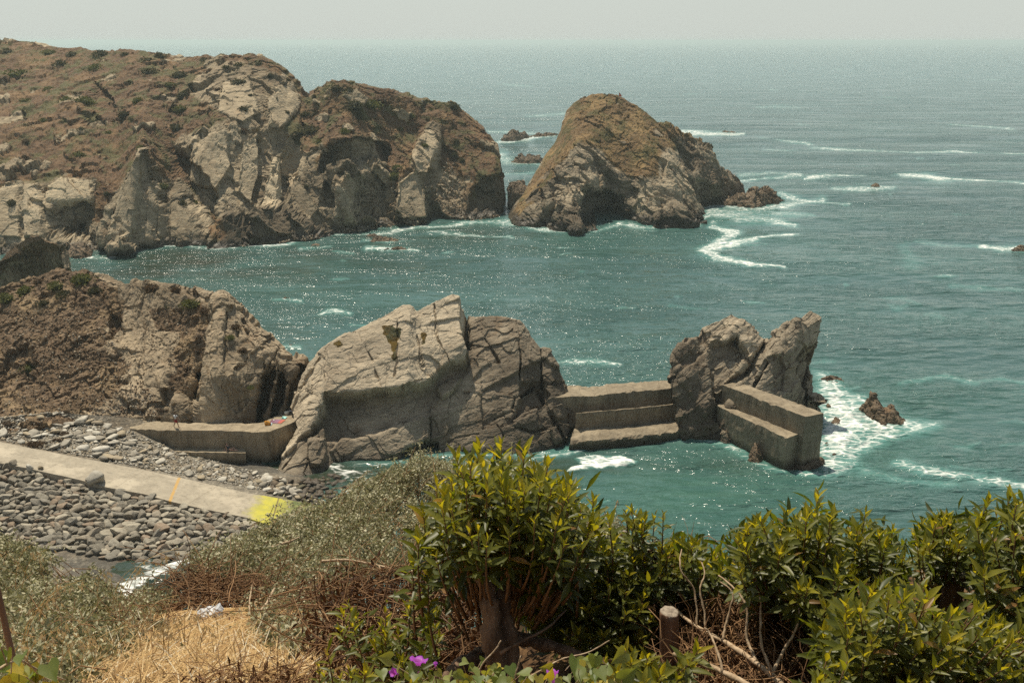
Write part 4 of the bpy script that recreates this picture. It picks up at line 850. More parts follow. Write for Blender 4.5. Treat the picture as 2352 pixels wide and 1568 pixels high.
def stone_mat(name, cols, wet=.9, scale=2.5):
    m = M(name); v = m.attr('var'); oi = m.n('ShaderNodeObjectInfo').outputs['Random']; r = m.math('FRACT', m.math('ADD', m.math('MULTIPLY', v, 1.0), m.math('MULTIPLY', oi, 3.7)))
    c = m.ramp(r, [(k/len(cols), x) for k, x in enumerate(cols)], 'CONSTANT')
    n = m.noise(scale, 6, .65); c = m.mix(m.rng(n, .35, .65, 0, .6), c, m.mix(.5, c, (.07, .06, .045)), 'MIX')
    c = m.mix(m.rng(m.noise(scale*3, 4, .7), .5, .7, 0, .35), c, (.5, .46, .38))
    z = m.xyz()[2]; w_ = m.rng(m.math('ADD', z, m.math('MULTIPLY', m.noise(.4, 3), -1)), wet-.4, wet-1.3, 0, .75); c = m.mix(w_, c, (.05, .04, .028))
    return m.done(m.bsdf(c, m.rng(w_, 0, 1, .88, .5), .25, m.bump(m.math('ADD', n, m.noise(scale*6, 3)), .03)))
MAT_STONE = stone_mat('wall_stone', [(.25, .22, .17), (.19, .168, .13), (.29, .25, .19), (.165, .148, .115), (.36, .32, .245), (.23, .195, .145), (.24, .18, .125), (.21, .192, .155), (.31, .28, .22)], .8)
MAT_RUB = stone_mat('rubble_stone', [(.38, .35, .29), (.30, .275, .225), (.45, .42, .35), (.24, .215, .17), (.34, .28, .19), (.50, .47, .40), (.28, .23, .16)], .6)
MAT_SCREE = stone_mat('scree_stone', [(.27, .195, .12), (.20, .13, .078), (.34, .26, .17), (.40, .34, .25), (.24, .165, .10), (.30, .26, .20)], -9)
MAT_WETST = stone_mat('wet_stone', [(.16, .115, .07), (.11, .08, .052), (.2, .15, .095), (.15, .13, .10), (.13, .12, .05)], 1.4)
TVx, TVy = proj(Tb)
def ground_at(vx, vy):
    d = (TVx-vx)**2+((TVy-vy)*1.6)**2; i = np.unravel_index(np.argmin(d), d.shape); return TG[i]
# dry stone bank below the slipway: one packed wall
WALLP = np.array([(-300,1005),(0,1068),(60,1082),(180,1110),(250,1126),(330,1140),(395,1156),(470,1174),(560,1194),(622,1216),(650,1240),(610,1262),(560,1272),(500,1285),(440,1296),(400,1292),(340,1290),(280,1284),(220,1276),(150,1264),(60,1250),(0,1240),(-300,1190)], float)
mb = MB(); rr = random.Random(5); y = 1000.0; k = 0
while y < 1300:
    x = -300+rr.uniform(-20, 10)
    while x < 660:
        big = rr.random(); w_ = rr.uniform(12, 23)*(1.45 if big > .88 else 1.0)*(1+.15*(y-1150)/100)
        px, py = x+w_/2, y+rr.uniform(-3.2, 3.2)
        if sdist(np.array([px]), np.array([py]), WALLP)[0] > -2:
            G = ground_at(px, py); dist = math.hypot(G[1], G[2]-H); s = w_/2/F*dist*1.10
            V, Fc = STN[rr.randrange(14)]; Rm = rot3(rr.uniform(.0, .7), rr.uniform(-.4, .4), rr.uniform(-.7, .7)); sc = np.array([s, s*rr.uniform(.7, 1), s*rr.uniform(.85, 1.35)])
            mb.add((V*sc)@Rm.T+G+np.array([0, -.12, .16*rr.uniform(.6, 1.2)]), tris=Fc, a=rr.random()); k += 1
        x += w_*.9
    y += 9.8*(1+.1*(y-1100)/150)
wall = mb.build('stone_wall', MAT_STONE, smooth=False); tag(wall, label='dry stone retaining wall of rounded grey stones below the slipway', cat='stone wall')
# loose stones you could count
def lay(name, V, Fc, at, s, rotm, mat, label, group, sink=.25, cat='stone'):
    me_key = id(V)
    if me_key not in lay.c:
        o = mesh_np(name, V, tris=Fc, mat=None, attrs={'var': np.zeros(len(V))}, link=False); lay.c[me_key] = o.data
    me = lay.c[me_key]
    if mat.name not in me.materials:
        key = (me_key, mat.name)
        if key not in lay.c:
            me2 = me.copy(); me2.materials.clear(); me2.materials.append(mat); lay.c[key] = me2
        me = lay.c[key]
    o = bpy.data.objects.new(name, me); COL.objects.link(o); o.location = at+np.array([0, 0, s*sink]); o.rotation_euler = rotm
    o.scale = (s, s, s) if np.isscalar(s) else s
    return tag(o, label, cat, group)
lay.c = {}
RUBP = [(-80,985),(0,968),(120,945),(200,962),(300,992),(345,1016),(410,1040),(560,1078),(600,1088),(650,1098),(640,1135),(560,1122),(430,1093),(330,1070),(130,1034),(0,1006),(-80,990)]
SHRP = [(600,1092),(650,1102),(700,1104),(760,1092),(790,1110),(808,1150),(800,1180),(740,1162),(650,1138),(600,1126)]
def scatter(poly, n, fmin, rr):
    P = np.array(poly, float); out = []; tries = 0
    while len(out) < n and tries < n*60:
        tries += 1; x, y = rr.uniform(P[:, 0].min(), P[:, 0].max()), rr.uniform(P[:, 1].min(), P[:, 1].max())
        if sdist(np.array([x]), np.array([y]), P)[0] < 0: continue
        if any((x-a)**2+((y-b)*2)**2 < (fmin*(.6+.4*c_))**2 for a, b, c_ in out[-400:]): continue
        out.append((x, y, rr.random()))
    return out
rr = random.Random(11)
for x, y, q in scatter(RUBP, 200, 13, rr):
    G = ground_at(x, y); s = (4.5+9*q**1.6)*(1.25 if x < 330 else .95)/F*math.hypot(G[1], G[2]-H)
    V, Fc = SLB[rr.randrange(10)]
    if x < 330: lay('rubble_stone', V, Fc, G, s, (rr.uniform(-.15, .3), rr.uniform(-.25, .25), rr.uniform(0, 6.28)), MAT_RUB, 'pale flat stone lying on the upper left of the slope between slipway and walkway', 'flat rubble stones on the left of the slope')
    else: lay('rubble_stone', V, Fc, G, s, (rr.uniform(-.2, .35), rr.uniform(-.25, .25), rr.uniform(0, 6.28)), MAT_RUB, 'grey flat stone on the rubble slope just below the concrete walkway wall', 'grey rubble stones below the walkway wall')
for x, y, q in scatter(SHRP, 95, 15, rr):
    G = ground_at(x, y); G = np.array([G[0], G[1], max(G[2], -.15)]); s = (6.5+6.5*q)/F*math.hypot(G[1], G[2]-H)
    V, Fc = STN[10+rr.randrange(4)]
    lay('shore_stone', V, Fc, G, s, (rr.uniform(-.3, .3), rr.uniform(-.3, .3), rr.uniform(0, 6.28)), MAT_WETST if x > 690 or rr.random() < .3 else MAT_RUB, 'rounded stone on the waterside shore at the foot of the slab rock' , 'stones along the water by the slab rock')
mb = MB()
for x, y, q in scatter([(-80,975),(0,955),(120,940),(210,960),(300,990),(410,1038),(560,1075),(650,1100),(640,1135),(430,1093),(130,1036),(0,1009)], 2600, 2.4, rr):
    G = ground_at(x, y); s = (1.5+3.2*q)/F*math.hypot(G[1], G[2]-H); V, Fc = SML[rr.randrange(8)]
    mb.add((V*s*[1, 1, .7])@rot3(rr.uniform(0, 1), rr.uniform(0, 1), rr.uniform(0, 6)).T+G+[0, 0, .04], tris=Fc, a=rr.random())
tag(mb.build('gravel', MAT_RUB), label='small grey stones strewn between the larger rubble', kind='stuff')
mb = MB()
for poly, n, sz in [([(20,720),(120,700),(210,690),(260,760),(330,830),(340,900),(330,950),(250,950),(150,965),(20,980),(-30,900)], 1900, 3.0), ([(300,720),(450,700),(480,830),(430,900),(350,800)], 350, 2.4), ([(200,940),(330,880),(380,950),(340,985),(230,975)], 500, 3.6)]:
    for x, y, q in scatter(poly, n, 3.0, rr):
        G = on_hill(x, y); s = (.8+sz*q**2.2)/F*math.hypot(G[1], G[2]-H); V, Fc = SML[rr.randrange(8)]
        mb.add((V*s*[1, 1, .75])@rot3(rr.uniform(0, 2), rr.uniform(0, 2), rr.uniform(0, 6)).T+G+[0, -.03, .05], tris=Fc, a=rr.random())
tag(mb.build('scree', MAT_SCREE), label='loose brown stones scattered down the crumbling near hill', kind='stuff')
mb = MB()
for x, y, q in scatter([(1005,500),(1000,440),(1015,380),(1040,370),(1062,430),(1075,500),(1040,512)], 380, 2.0, rr)+scatter([(620,560),(760,532),(900,512),(1150,494),(1150,503),(900,528),(700,556),(500,570)], 520, 3, rr)+scatter([(130,584),(140,560),(215,556),(230,575),(215,586)], 130, 3, rr):
    G = on_head(x, y); s = (1.0+2.6*q**2)/F*math.hypot(G[1], G[2]-H); V, Fc = SML[rr.randrange(8)]
    mb.add((V*s)@rot3(rr.uniform(0, 2), rr.uniform(0, 2), rr.uniform(0, 6)).T+G+[0, -.15, .1], tris=Fc, a=rr.random())
tag(mb.build('shore_rubble', MAT_SCREE), label='fallen rock rubble along the foot of the headland cliffs', kind='stuff')
for x, y, r, mt, lab, k in [(226,1101,24,0,'large pale rounded boulder standing on the lower edge of the slipway',2), (32,1069,11,1,'dark angular boulder on the stone wall at the far left',5), (94,1079,7.5,0,'small square grey boulder on the wall edge left of the large one',7),
                            (205,1106,10,1,'brown stone tucked against the left of the large pale boulder',8), (70,1079,11,0,'flat pale stone lying on the wall edge between two boulders',1), (740,1082,0,0,'',0)]:
    if not r: continue
    G = ground_at(x, y+r*.5); s = r/F*math.hypot(G[1], G[2]-H)/1.1; V, Fc = stone_mesh(500+k, 3, 8, .85, 1.05, .06)
    V = V.copy(); ms = mesh_np('boulder', V*s, tris=Fc, mat=[MAT_RUB, MAT_STONE][mt], attrs={'var': np.full(len(V), [.27, .5][mt])}); ms.location = G+np.array([0, 0, s*.7+.25]); tag(ms, lab, 'boulder')
m = M('driftwood_white'); 
# rock with moss at the slab foot
moss, _ = custom('mossy_rock', [(752,1060,752,1055,103),(756,1064,757,1040,103.6),(770,1066,765,1034,103.9),(782,1066,776,1038,103.9),(790,1062,783,1048,103.6),(793,1055,790,1052,103.2)], 50, [14, 14, 14], 141, MAT_DARK, 1.2, rel=dict(big=(1.5, .15), med=(.7, .1), fine=(.2, .03), st=(.6, .05, (0, .3, 0)), low=(3, .2), squash=.6), tone0=.5, vegf=lambda R, a, b: np.full(a.shape, .5)*sstep(1065, 1045, b), label='small rock with yellow green algae beside the slab rock foot', cat='rock')

# ---------- piers ----------
lp = empty('pier', g(1420, 1000, 0), label='stepped concrete pier wall and ledge between the slab rock and the horned rock', cat='pier')
z1, z2, z3 = 4.55, 3.0, .95
extrude_poly('upper_wall', ([g(1262,888,z1),g(1350,885,z1),g(1450,878,z1),g(1556,871,z1),g(1580,872,z1)], [g(1262,914,z1),g(1300,911,z1),g(1350,909,z1),g(1451,899,z1),g(1580,888.5,z1)]), -2, MAT_PIER, 6, 120, .10, 15, lp, .25)
extrude_poly('middle_step', ([g(1322,947.4,z2),g(1450,937.2,z2),g(1575,924.2,z2)], [g(1324,949,z2),g(1450,938.5,z2),g(1575,925.5,z2)]), -2, MAT_PIER, 4, 100, .07, 25, lp, .15)
extrude_poly('lower_ledge', ([g(1322,982,z3),g(1400,978,z3),g(1450,972,z3),g(1500,964,z3),g(1570,956,z3)], [g(1308,1014,z3),g(1350,1011,z3),g(1389,1009,z3),g(1451,1002,z3),g(1510,996,z3),g(1566,989,z3)]), -2, MAT_PIER, 10, 130, .20, 35, lp, .35)
extrude_poly('corner_block', ([g(1566,948,1.9),g(1604,958,1.9)], [g(1563,955,1.9),g(1600,967,1.9)]), .4, MAT_PIER, 4, 16, .06, 45, lp, .1)
rp = empty('pier', g(1800, 1060, 0), label='L shaped concrete pier with a lower shelf running out in front of the horned rock', cat='pier')
za, zb_ = 5.95, 3.65
extrude_poly('upper_wall', ([g(1690,876,za),g(1700,879,za),g(1790,910,za),g(1892,948,za)], [g(1660,884,za),g(1690,895,za),g(1760,922,za),g(1850,957,za)]), -2.5, MAT_PIER, 6, 90, .08, 55, rp, .22)
extrude_poly('lower_shelf', ([g(1668,922,zb_),g(1700,935,zb_),g(1770,962,zb_),g(1846,993,zb_)], [g(1648,931,zb_),g(1700,957,zb_),g(1750,980,zb_),g(1808,1006,zb_)]), -2.5, MAT_PIER, 6, 90, .09, 65, rp, .25)
for nm, sil, base, dep, lab, mt in [
  ('foot_rock', [(1716,1060),(1722,1045),(1730,1025),(1738,1019),(1746,1035),(1752,1060)], [(1716,1063),(1735,1070),(1753,1064)], 1.8, 'pointed brown rock leaning against the foot of the right pier', MAT_DARK),
  ('foot_rock', [(1648,1010),(1650,985),(1658,962),(1668,955),(1676,975),(1690,1010)], [(1648,1014),(1670,1026),(1692,1016)], 3, 'slanted rock slab between the horned rock and the right pier', MAT_BIG),
  ('foot_rock', [(1556,1002),(1562,980),(1575,968),(1595,965),(1610,972),(1622,990),(1632,1006)], [(1556,1006),(1590,1014),(1632,1014)], 3, 'dark rough rock under the corner block of the left pier', MAT_DARK),
  ('foot_rock', [(1268,955),(1272,930),(1290,925),(1320,946),(1312,960)], [(1268,975),(1290,985),(1312,978)], 3.5, 'square grey rock at the left end of the left pier', MAT_BIG),
  ('foot_rock', [(1800,1078),(1830,1060),(1870,1050),(1889,1052),(1892,1066)], [(1800,1082),(1850,1086),(1892,1074)], 2.2, 'dark wet rock awash at the outer corner of the right pier', MAT_DARK)]:
    rockmass(nm, sil, base, dep, mt, int(sum(s_[0] for s_ in sil)), nu=60, label=lab, cat='rock')
# ---------- foreground cliff top ----------
def gdrop(x, Y):
    l = np.interp(Y, [-8, 0, 5, 9, 12, 15, 18, 25, 40], [1.45, 1.6, 3.75, 5.65, 7.75, 11.5, 16, 28, 46.5])
    r = np.interp(Y, [-8, 0, 3, 4.6, 6.2, 8, 11, 18, 40], [1.45, 1.6, 2.7, 3.25, 3.62, 5.4, 9, 20, 46.5])
    t = sstep(-.9, .5, x); return l*(1-t)+r*t
gx = np.concatenate([np.arange(-60, -9, 1.5), np.arange(-9, 9, .07), np.arange(9, 60, 1.5)])
gy = np.concatenate([np.arange(-8, 0, .8), np.arange(0, 16, .07), np.arange(16, 42, 1.0)])
GX, GY = np.meshgrid(gx, gy); GZ = H-gdrop(GX, GY)
q = np.stack([GX, GY, 0*GX], -1); GZ += .12*fbm(q/1.4, 3, 201)+.03*fbm(q/.2, 3, 202)
def gz(x, Y): return H-float(gdrop(np.array(x), np.array(Y)))
m = M('straw_ground'); P = m.pos(); n = m.noise(1.3, 5, .6); s1 = m.noise(9, 5, .7, m.map(P, (1, .25, 1), (0, 0, .5)), .4); s2 = m.noise(9, 5, .7, m.map(P, (.25, 1, 1), (0, 0, .3)), .4)
c = m.mix(m.rng(n, .35, .65), (.27, .165, .07), (.42, .28, .12)); c = m.mix(m.rng(s1, .5, .68, 0, .65), c, (.15, .08, .032)); c = m.mix(m.rng(s2, .52, .68, 0, .6), c, (.62, .47, .25))
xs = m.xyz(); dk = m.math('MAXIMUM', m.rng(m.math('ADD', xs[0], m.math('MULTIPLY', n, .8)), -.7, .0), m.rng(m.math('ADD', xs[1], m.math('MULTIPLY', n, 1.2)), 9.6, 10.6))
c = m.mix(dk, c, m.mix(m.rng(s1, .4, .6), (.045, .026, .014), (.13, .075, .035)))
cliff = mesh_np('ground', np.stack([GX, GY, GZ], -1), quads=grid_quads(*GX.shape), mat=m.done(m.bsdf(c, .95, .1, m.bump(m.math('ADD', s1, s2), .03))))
tag(cliff, label='straw covered cliff top falling away to the shore', kind='structure')

def ground_hit(px, py):
    Ys = np.linspace(2, 12, 120); P_ = p(np.full(120, px), np.full(120, py), Ys); dz = P_[:, 2]-(H-gdrop(P_[:, 0], P_[:, 1])); i = int(np.argmax(dz < 0)) or 119; return P_[i]
GHv = np.arange(1380, 1620, 8.0); GHy = np.array([ground_hit(420, v)[1] for v in GHv])
# ---------- leaves ----------
def leaves(mb, O, D, Nn, L, W, a, curl=.18, fold=.22, prof=((0, .12), (.18, .55), (.42, 1.0), (.72, .72), (1, 0))):
    """lance shaped folded leaves: origin, axis, face normal, length, half width"""
    O, D, Nn = map(np.asarray, (O, D, Nn)); D = unit(D); S = unit(np.cross(D, Nn)); Nn = np.cross(S, D); n = len(O)
    L = np.broadcast_to(L, (n,))[:, None]; W = np.broadcast_to(W, (n,))[:, None]; V = []; k = len(prof)
    for t, w in prof[:-1]:
        mid = O+D*L*t-Nn*(L*curl*t*t); lift = Nn*(W*w*fold*2)
        V += [mid-S*W*w+lift, mid, mid+S*W*w+lift]
    V.append(O+D*L-Nn*(L*curl)); nv = len(V)
    V = np.stack(V, 1).reshape(-1, 3); b = np.arange(n)[:, None]*nv; q = []
    for r in range(k-2):
        i = 3*r; q += [[i, i+1, i+4, i+3], [i+1, i+2, i+5, i+4]]
    Q = (b[:, None, :]+np.array(q)[None]).reshape(-1, 4); i = 3*(k-2)
    Tt = (b[:, None, :]+np.array([[i, i+1, nv-1], [i+1, i+2, nv-1]])[None]).reshape(-1, 3)
    mb.add(V, Q, Tt, np.repeat(np.broadcast_to(a, (n,)), nv))
P4 = ((0, .25), (.45, 1.0), (1, 0))
m = M('glossy_leaf'); v = m.attr('var'); n = m.noise(14, 2)
c = m.ramp(v, [(0, (.050, .060, .014)), (.35, (.105, .118, .020)), (.62, (.185, .180, .024)), (.82, (.27, .24, .022)), (.93, (.40, .31, .025)), (.96, (.17, .085, .03)), (1, (.24, .13, .05))]); c = m.mix(m.rng(n, .4, .7, 0, .35), c, (.03, .045, .012))
tc = m.ramp(v, [(0, (.09, .12, .008)), (.5, (.24, .25, .010)), (1, (.66, .52, .015))])
MAT_LEAF = m.leafmix(c, tc, .42, .45, .35)
m = M('scrub_leaf'); v = m.attr('var')
c = m.ramp(v, [(0, (.12, .105, .05)), (.35, (.26, .24, .13)), (.7, (.43, .40, .25)), (1, (.58, .54, .38))]); tc = m.ramp(v, [(0, (.12, .12, .04)), (1, (.34, .34, .16))])
MAT_SCRUB = m.leafmix(c, tc, .6, .3, .3)
m = M('vine_leaf'); v = m.attr('var'); n = m.noise(30, 3)
c = m.ramp(v, [(0, (.10, .14, .035)), (.6, (.20, .23, .07)), (1, (.40, .32, .04))]); c = m.mix(m.rng(n, .4, .7, 0, .4), c, (.10, .13, .03)); tc = m.ramp(v, [(0, (.2, .28, .03)), (1, (.6, .42, .02))])
MAT_VINE = m.leafmix(c, tc, .5, .4, .4)
m = M('dry_leaf'); v = m.attr('var'); c = m.ramp(v, [(0, (.03, .016, .009)), (.5, (.075, .036, .018)), (1, (.15, .08, .035))]); MAT_DRY = m.leafmix(c, (.16, .06, .02), .7, .15, .2)
m = M('straw'); v = m.attr('var'); c = m.ramp(v, [(0, (.16, .085, .035)), (.5, (.38, .24, .10)), (.8, (.58, .41, .19)), (1, (.62, .56, .42))]); MAT_STRAW = m.leafmix(c, (.42, .30, .14), .7, .2, .2)
m = M('bark'); v = m.attr('var'); P = m.pos(); n = m.noise(16, 5, .7, m.map(P, (1, 1, .22))); c = m.mix(m.rng(n, .35, .65), (.075, .045, .028), (.20, .13, .085)); MAT_BARK = m.done(m.bsdf(c, .9, .2, m.bump(n, .02)))
m = M('pale_branch'); n = m.noise(40, 4); c = m.mix(m.rng(n, .35, .65), (.27, .19, .115), (.44, .33, .22)); MAT_BRANCH = m.done(m.bsdf(c, .8, .2, m.bump(n, .004)))
m = M('twig'); n = m.noise(30, 3); c = m.mix(m.attr('var'), (.09, .045, .022), (.34, .20, .10)); MAT_TWIG = m.done(m.bsdf(c, .85, .2))
m = M('post_wood'); P = m.pos(); n = m.noise(22, 5, .7, m.map(P, (1, 1, .1))); c = m.mix(m.rng(n, .35, .65), (.10, .055, .035), (.22, .13, .085)); nz = m.n('ShaderNodeNewGeometry').outputs['Normal']
c = m.mix(m.rng(m.xyz(nz)[2], .5, .8), c, m.mix(m.rng(m.noise(35, 4), .4, .6), (.19, .155, .12), (.31, .26, .20))); MAT_POST = m.done(m.bsdf(c, .9, .15, m.bump(n, .012)))  # upward faces mixed paler: the sunlit top put into the wood colour

rg = np.random.default_rng(21)
def shoot(lf, st, B, T, n=15, L=.095, W=.0135, rise=.12, young=1.0, tail=.55, dark=0.0, sides=4, r0=.0045):
    """one leafy shoot of the glossy shrub: a bent stem with spiralled leaves, the top ones upright and young"""
    B = np.array(B, float); T = np.array(T, float); ln = np.linalg.norm(T-B); t = np.linspace(0, 1, 8)[:, None]
    bow = np.array([rg.normal(0, .05), rg.normal(0, .05), -.10])*ln
    C = B*(1-t)+T*t+bow*4*t*(1-t)*.5+np.array([0, 0, 1])*(rise*ln*t**3*.3)
    off = C[-1]-T; C = C-off*t**2
    st.tube(C, np.linspace(r0*(1+ln*1.5), .0018, 8), sides, .3)
    reach = min(tail*ln+.0, .30)/ln
    s = 1-reach*(1-np.linspace(0, 1, n)**.8); idx = s*7; i0 = np.clip(idx.astype(int), 0, 6); fr = (idx-i0)[:, None]
    O = C[i0]*(1-fr)+C[i0+1]*fr; ax = unit(C[i0+1]-C[i0])
    ax = unit(ax+np.array([0, 0, .35]))
    ang = np.arange(n)*2.39996+rg.uniform(0, 6.28); a1 = unit(np.cross(ax, np.array([.3, .2, .9])+rg.normal(0, .01, 3))); a2 = np.cross(ax, a1)
    rad = a1*np.cos(ang)[:, None]+a2*np.sin(ang)[:, None]
    op = np.radians(np.interp(np.linspace(0, 1, n), [0, .6, 1], [88, 58, 16])+rg.normal(0, 9, n))[:, None]
    D = ax*np.cos(op)+rad*np.sin(op); Nn = ax*np.sin(op)-rad*np.cos(op)
    ll = L*np.interp(np.linspace(0, 1, n), [0, .3, .85, 1], [.8, 1, .85, .5])*rg.uniform(.8, 1.2, n)
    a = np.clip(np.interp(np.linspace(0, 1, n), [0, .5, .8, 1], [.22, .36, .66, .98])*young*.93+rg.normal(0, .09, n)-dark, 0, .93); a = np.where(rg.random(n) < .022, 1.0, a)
    leaves(lf, O, D, Nn+rg.normal(0, .2, (n, 3)), ll, ll*.142*rg.uniform(.85, 1.2, n), a, curl=rg.uniform(.02, .3), fold=.3)
def inpoly(poly, n):
    P = np.array(poly, float); out = np.zeros((0, 2))
    while len(out) < n:
        q = rg.uniform(P.min(0), P.max(0), (n*3, 2)); out = np.vstack([out, q[sdist(q[:, 0], q[:, 1], P) > 0]])
    return out[:n]
def root_empty(name, x, Y, **kw): return empty(name, (x, Y, gz(x, Y)), **kw)
def bush(name, label, cat, crown, n, Yr, base, cnt=15, L=.095, group=None, dark=0, extra=(), trunks=None, bottomdark=None, fill=0):
    bx, bY = base; B0 = np.array([bx, bY, gz(bx, bY)]); r = empty(name, B0, label=label, cat=cat, group=group)
    lf, st, tr = MB(), MB(), MB()
    pts = inpoly(crown, n); cy0 = np.array(crown)[:, 1].min(); cy1 = np.array(crown)[:, 1].max()
    hubs = []
    for px, py in pts:
        f = (py-cy0)/(cy1-cy0+1e-6); Y = rg.uniform(*Yr)-.35*f*(Yr[1]-Yr[0]); T = p(px, py, Y)
        Bk = B0+(T-B0)*rg.uniform(.35, .6); Bk[2] = min(Bk[2], T[2]-.16)+rg.uniform(-.05, .02); Bk = T+(Bk-T)*min(1, .48/max(.1, np.linalg.norm(Bk-T)))
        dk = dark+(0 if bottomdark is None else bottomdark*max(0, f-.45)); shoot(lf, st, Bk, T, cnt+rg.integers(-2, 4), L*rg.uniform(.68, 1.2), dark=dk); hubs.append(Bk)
    for px, py, Y in extra: T = p(px, py, Y); shoot(lf, st, T+np.array([rg.normal(0, .03), .05, -.42]), T, cnt+3, L)
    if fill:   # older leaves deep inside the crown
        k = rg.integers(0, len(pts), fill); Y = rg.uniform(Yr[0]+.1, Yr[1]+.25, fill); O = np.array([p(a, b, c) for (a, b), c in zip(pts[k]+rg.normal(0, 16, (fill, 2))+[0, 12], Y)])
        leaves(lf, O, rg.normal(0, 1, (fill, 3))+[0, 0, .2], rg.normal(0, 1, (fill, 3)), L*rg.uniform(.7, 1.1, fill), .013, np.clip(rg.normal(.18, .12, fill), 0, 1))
    hubs = np.array(hubs)
    for k in range(0, len(hubs), 7 if n > 40 else 1):
        Hb = hubs[k]; t = np.linspace(0, 1, 6)[:, None]; S = B0+np.array([rg.normal(0, .04), rg.normal(0, .04), rg.uniform(.0, .3)]) if trunks is None else trunks[k % len(trunks)]
        C = S*(1-t)+Hb*t+np.array([rg.normal(0, .05), rg.normal(0, .05), .12])*4*t*(1-t)*.4; st.tube(C, np.linspace(.009, .004, 6), 5, .15)
    lf.build('foliage', MAT_LEAF, r); st.build('stems', MAT_TWIG, r); return r, tr
# the shrub in the middle, with its thick trunk
Bp = (p(1150, 1500, 4.25)[0], 4.25)
def wp(a, b, Y): return p(a, b, Y)
trk = [wp(1128, 1300, 4.1), wp(1165, 1290, 4.2), wp(1215, 1270, 4.3), wp(1100, 1290, 4.05), wp(1260, 1275, 4.3)]
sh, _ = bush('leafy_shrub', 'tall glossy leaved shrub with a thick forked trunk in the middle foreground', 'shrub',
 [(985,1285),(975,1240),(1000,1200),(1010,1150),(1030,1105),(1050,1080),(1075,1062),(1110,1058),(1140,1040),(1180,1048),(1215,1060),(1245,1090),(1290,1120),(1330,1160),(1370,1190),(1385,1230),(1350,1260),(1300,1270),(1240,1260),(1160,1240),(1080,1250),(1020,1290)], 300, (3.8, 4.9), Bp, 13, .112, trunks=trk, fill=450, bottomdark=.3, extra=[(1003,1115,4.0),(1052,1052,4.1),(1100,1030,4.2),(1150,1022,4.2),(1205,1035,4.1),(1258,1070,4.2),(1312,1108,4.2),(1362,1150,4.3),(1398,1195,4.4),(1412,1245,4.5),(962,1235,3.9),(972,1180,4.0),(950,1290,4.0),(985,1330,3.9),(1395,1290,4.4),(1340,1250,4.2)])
tr = MB()
def limb(pts, r0, r1, mbx=None, sides=9, a=.5, wob=.01):
    mbx = mbx or tr; P_ = np.array([wp(*q_) for q_ in pts]); t = np.linspace(0, 1, len(P_)); u = np.linspace(0, 1, len(P_)*4)
    C = np.stack([np.interp(u, t, P_[:, k]) for k in range(3)], -1)
    for _ in range(3): C[1:-1] = .5*C[1:-1]+.25*(C[2:]+C[:-2])
    C = C+rg.normal(0, wob, C.shape)*.4; mbx.tube(C, (r0+(r1-r0)*u)*(1+.12*np.sin(u*23)+.10*np.sin(u*61+1)), sides, a)
limb([(1140,1580,3.75),(1138,1500,3.78),(1130,1420,3.8),(1118,1350,3.85),(1102,1280,3.95)], .058, .034); limb([(1178,1580,3.82),(1166,1480,3.84),(1150,1400,3.86),(1158,1340,3.9),(1180,1265,4.1)], .054, .034)
limb([(1170,1380,4.18),(1195,1320,4.25),(1230,1280,4.3),(1265,1240,4.3)], .03, .014); limb([(1118,1350,4.1),(1095,1320,4.0),(1060,1260,3.95),(1040,1200,3.9)], .022, .010); limb([(1160,1340,4.2),(1150,1290,4.2),(1160,1220,4.2),(1150,1150,4.2)], .026, .010)
limb([(1165,1490,4.1),(1120,1500,3.95),(1070,1520,3.8),(1035,1545,3.7),(1010,1580,3.6)], .045, .028); limb([(1180,1460,4.2),(1250,1480,4.1),(1320,1500,4.05),(1380,1530,4.0)], .035, .018)
tr.build('trunk', MAT_BARK, sh)
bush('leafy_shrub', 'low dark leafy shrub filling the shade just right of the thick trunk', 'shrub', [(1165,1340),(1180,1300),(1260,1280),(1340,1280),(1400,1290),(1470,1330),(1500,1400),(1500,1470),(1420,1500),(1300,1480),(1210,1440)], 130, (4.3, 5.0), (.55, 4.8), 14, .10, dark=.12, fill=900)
bush('leafy_shrub', 'slim young shrub with a bare stem standing alone against the green water', 'shrub', [(1432,1200),(1440,1165),(1462,1150),(1480,1140),(1510,1150),(1532,1160),(1540,1180),(1520,1215),(1480,1225),(1450,1225)], 9, (4.5, 4.75), (p(1512,1300,4.8)[0], 4.8), 14, .088, trunks=[wp(1512,1300,4.7), wp(1500,1260,4.65)])
bush('leafy_shrub', 'band of glossy leafy shoots between the central shrub and the stump post', 'shrub', [(1340,1290),(1370,1220),(1420,1240),(1480,1250),(1540,1255),(1560,1245),(1620,1250),(1640,1235),(1660,1255),(1690,1275),(1680,1320),(1600,1330),(1480,1340),(1400,1330)], 85, (4.5, 5.3), (1.0, 5.1), 15, .098, fill=500, bottomdark=.4)
bush('leafy_shrub', 'tall leafy shrub at the left end of the right hand thicket', 'shrub', [(1690,1320),(1695,1240),(1705,1200),(1735,1190),(1765,1200),(1800,1185),(1825,1195),(1850,1170),(1880,1145),(1900,1160),(1925,1205),(1945,1240),(1950,1330),(1900,1400),(1850,1370),(1790,1340),(1730,1330)], 150, (4.0, 5.0), (p(1830,1500,4.6)[0], 4.6), 15, .10, extra=[(1880,1140,4.5), (1735,1195,4.5), (1805,1180,4.6)], fill=900)
bush('leafy_shrub', 'leafy shrub between the tall one and the mossy stump in the right thicket', 'shrub', [(1950,1330),(1945,1240),(1960,1200),(1990,1185),(2020,1220),(2050,1225),(2075,1260),(2090,1330),(2050,1400),(1960,1400)], 70, (4.3, 5.2), (p(2010,1500,4.9)[0], 4.9), 14, .095, extra=[(1988,1178,4.7), (2050,1215,4.7)], fill=450)
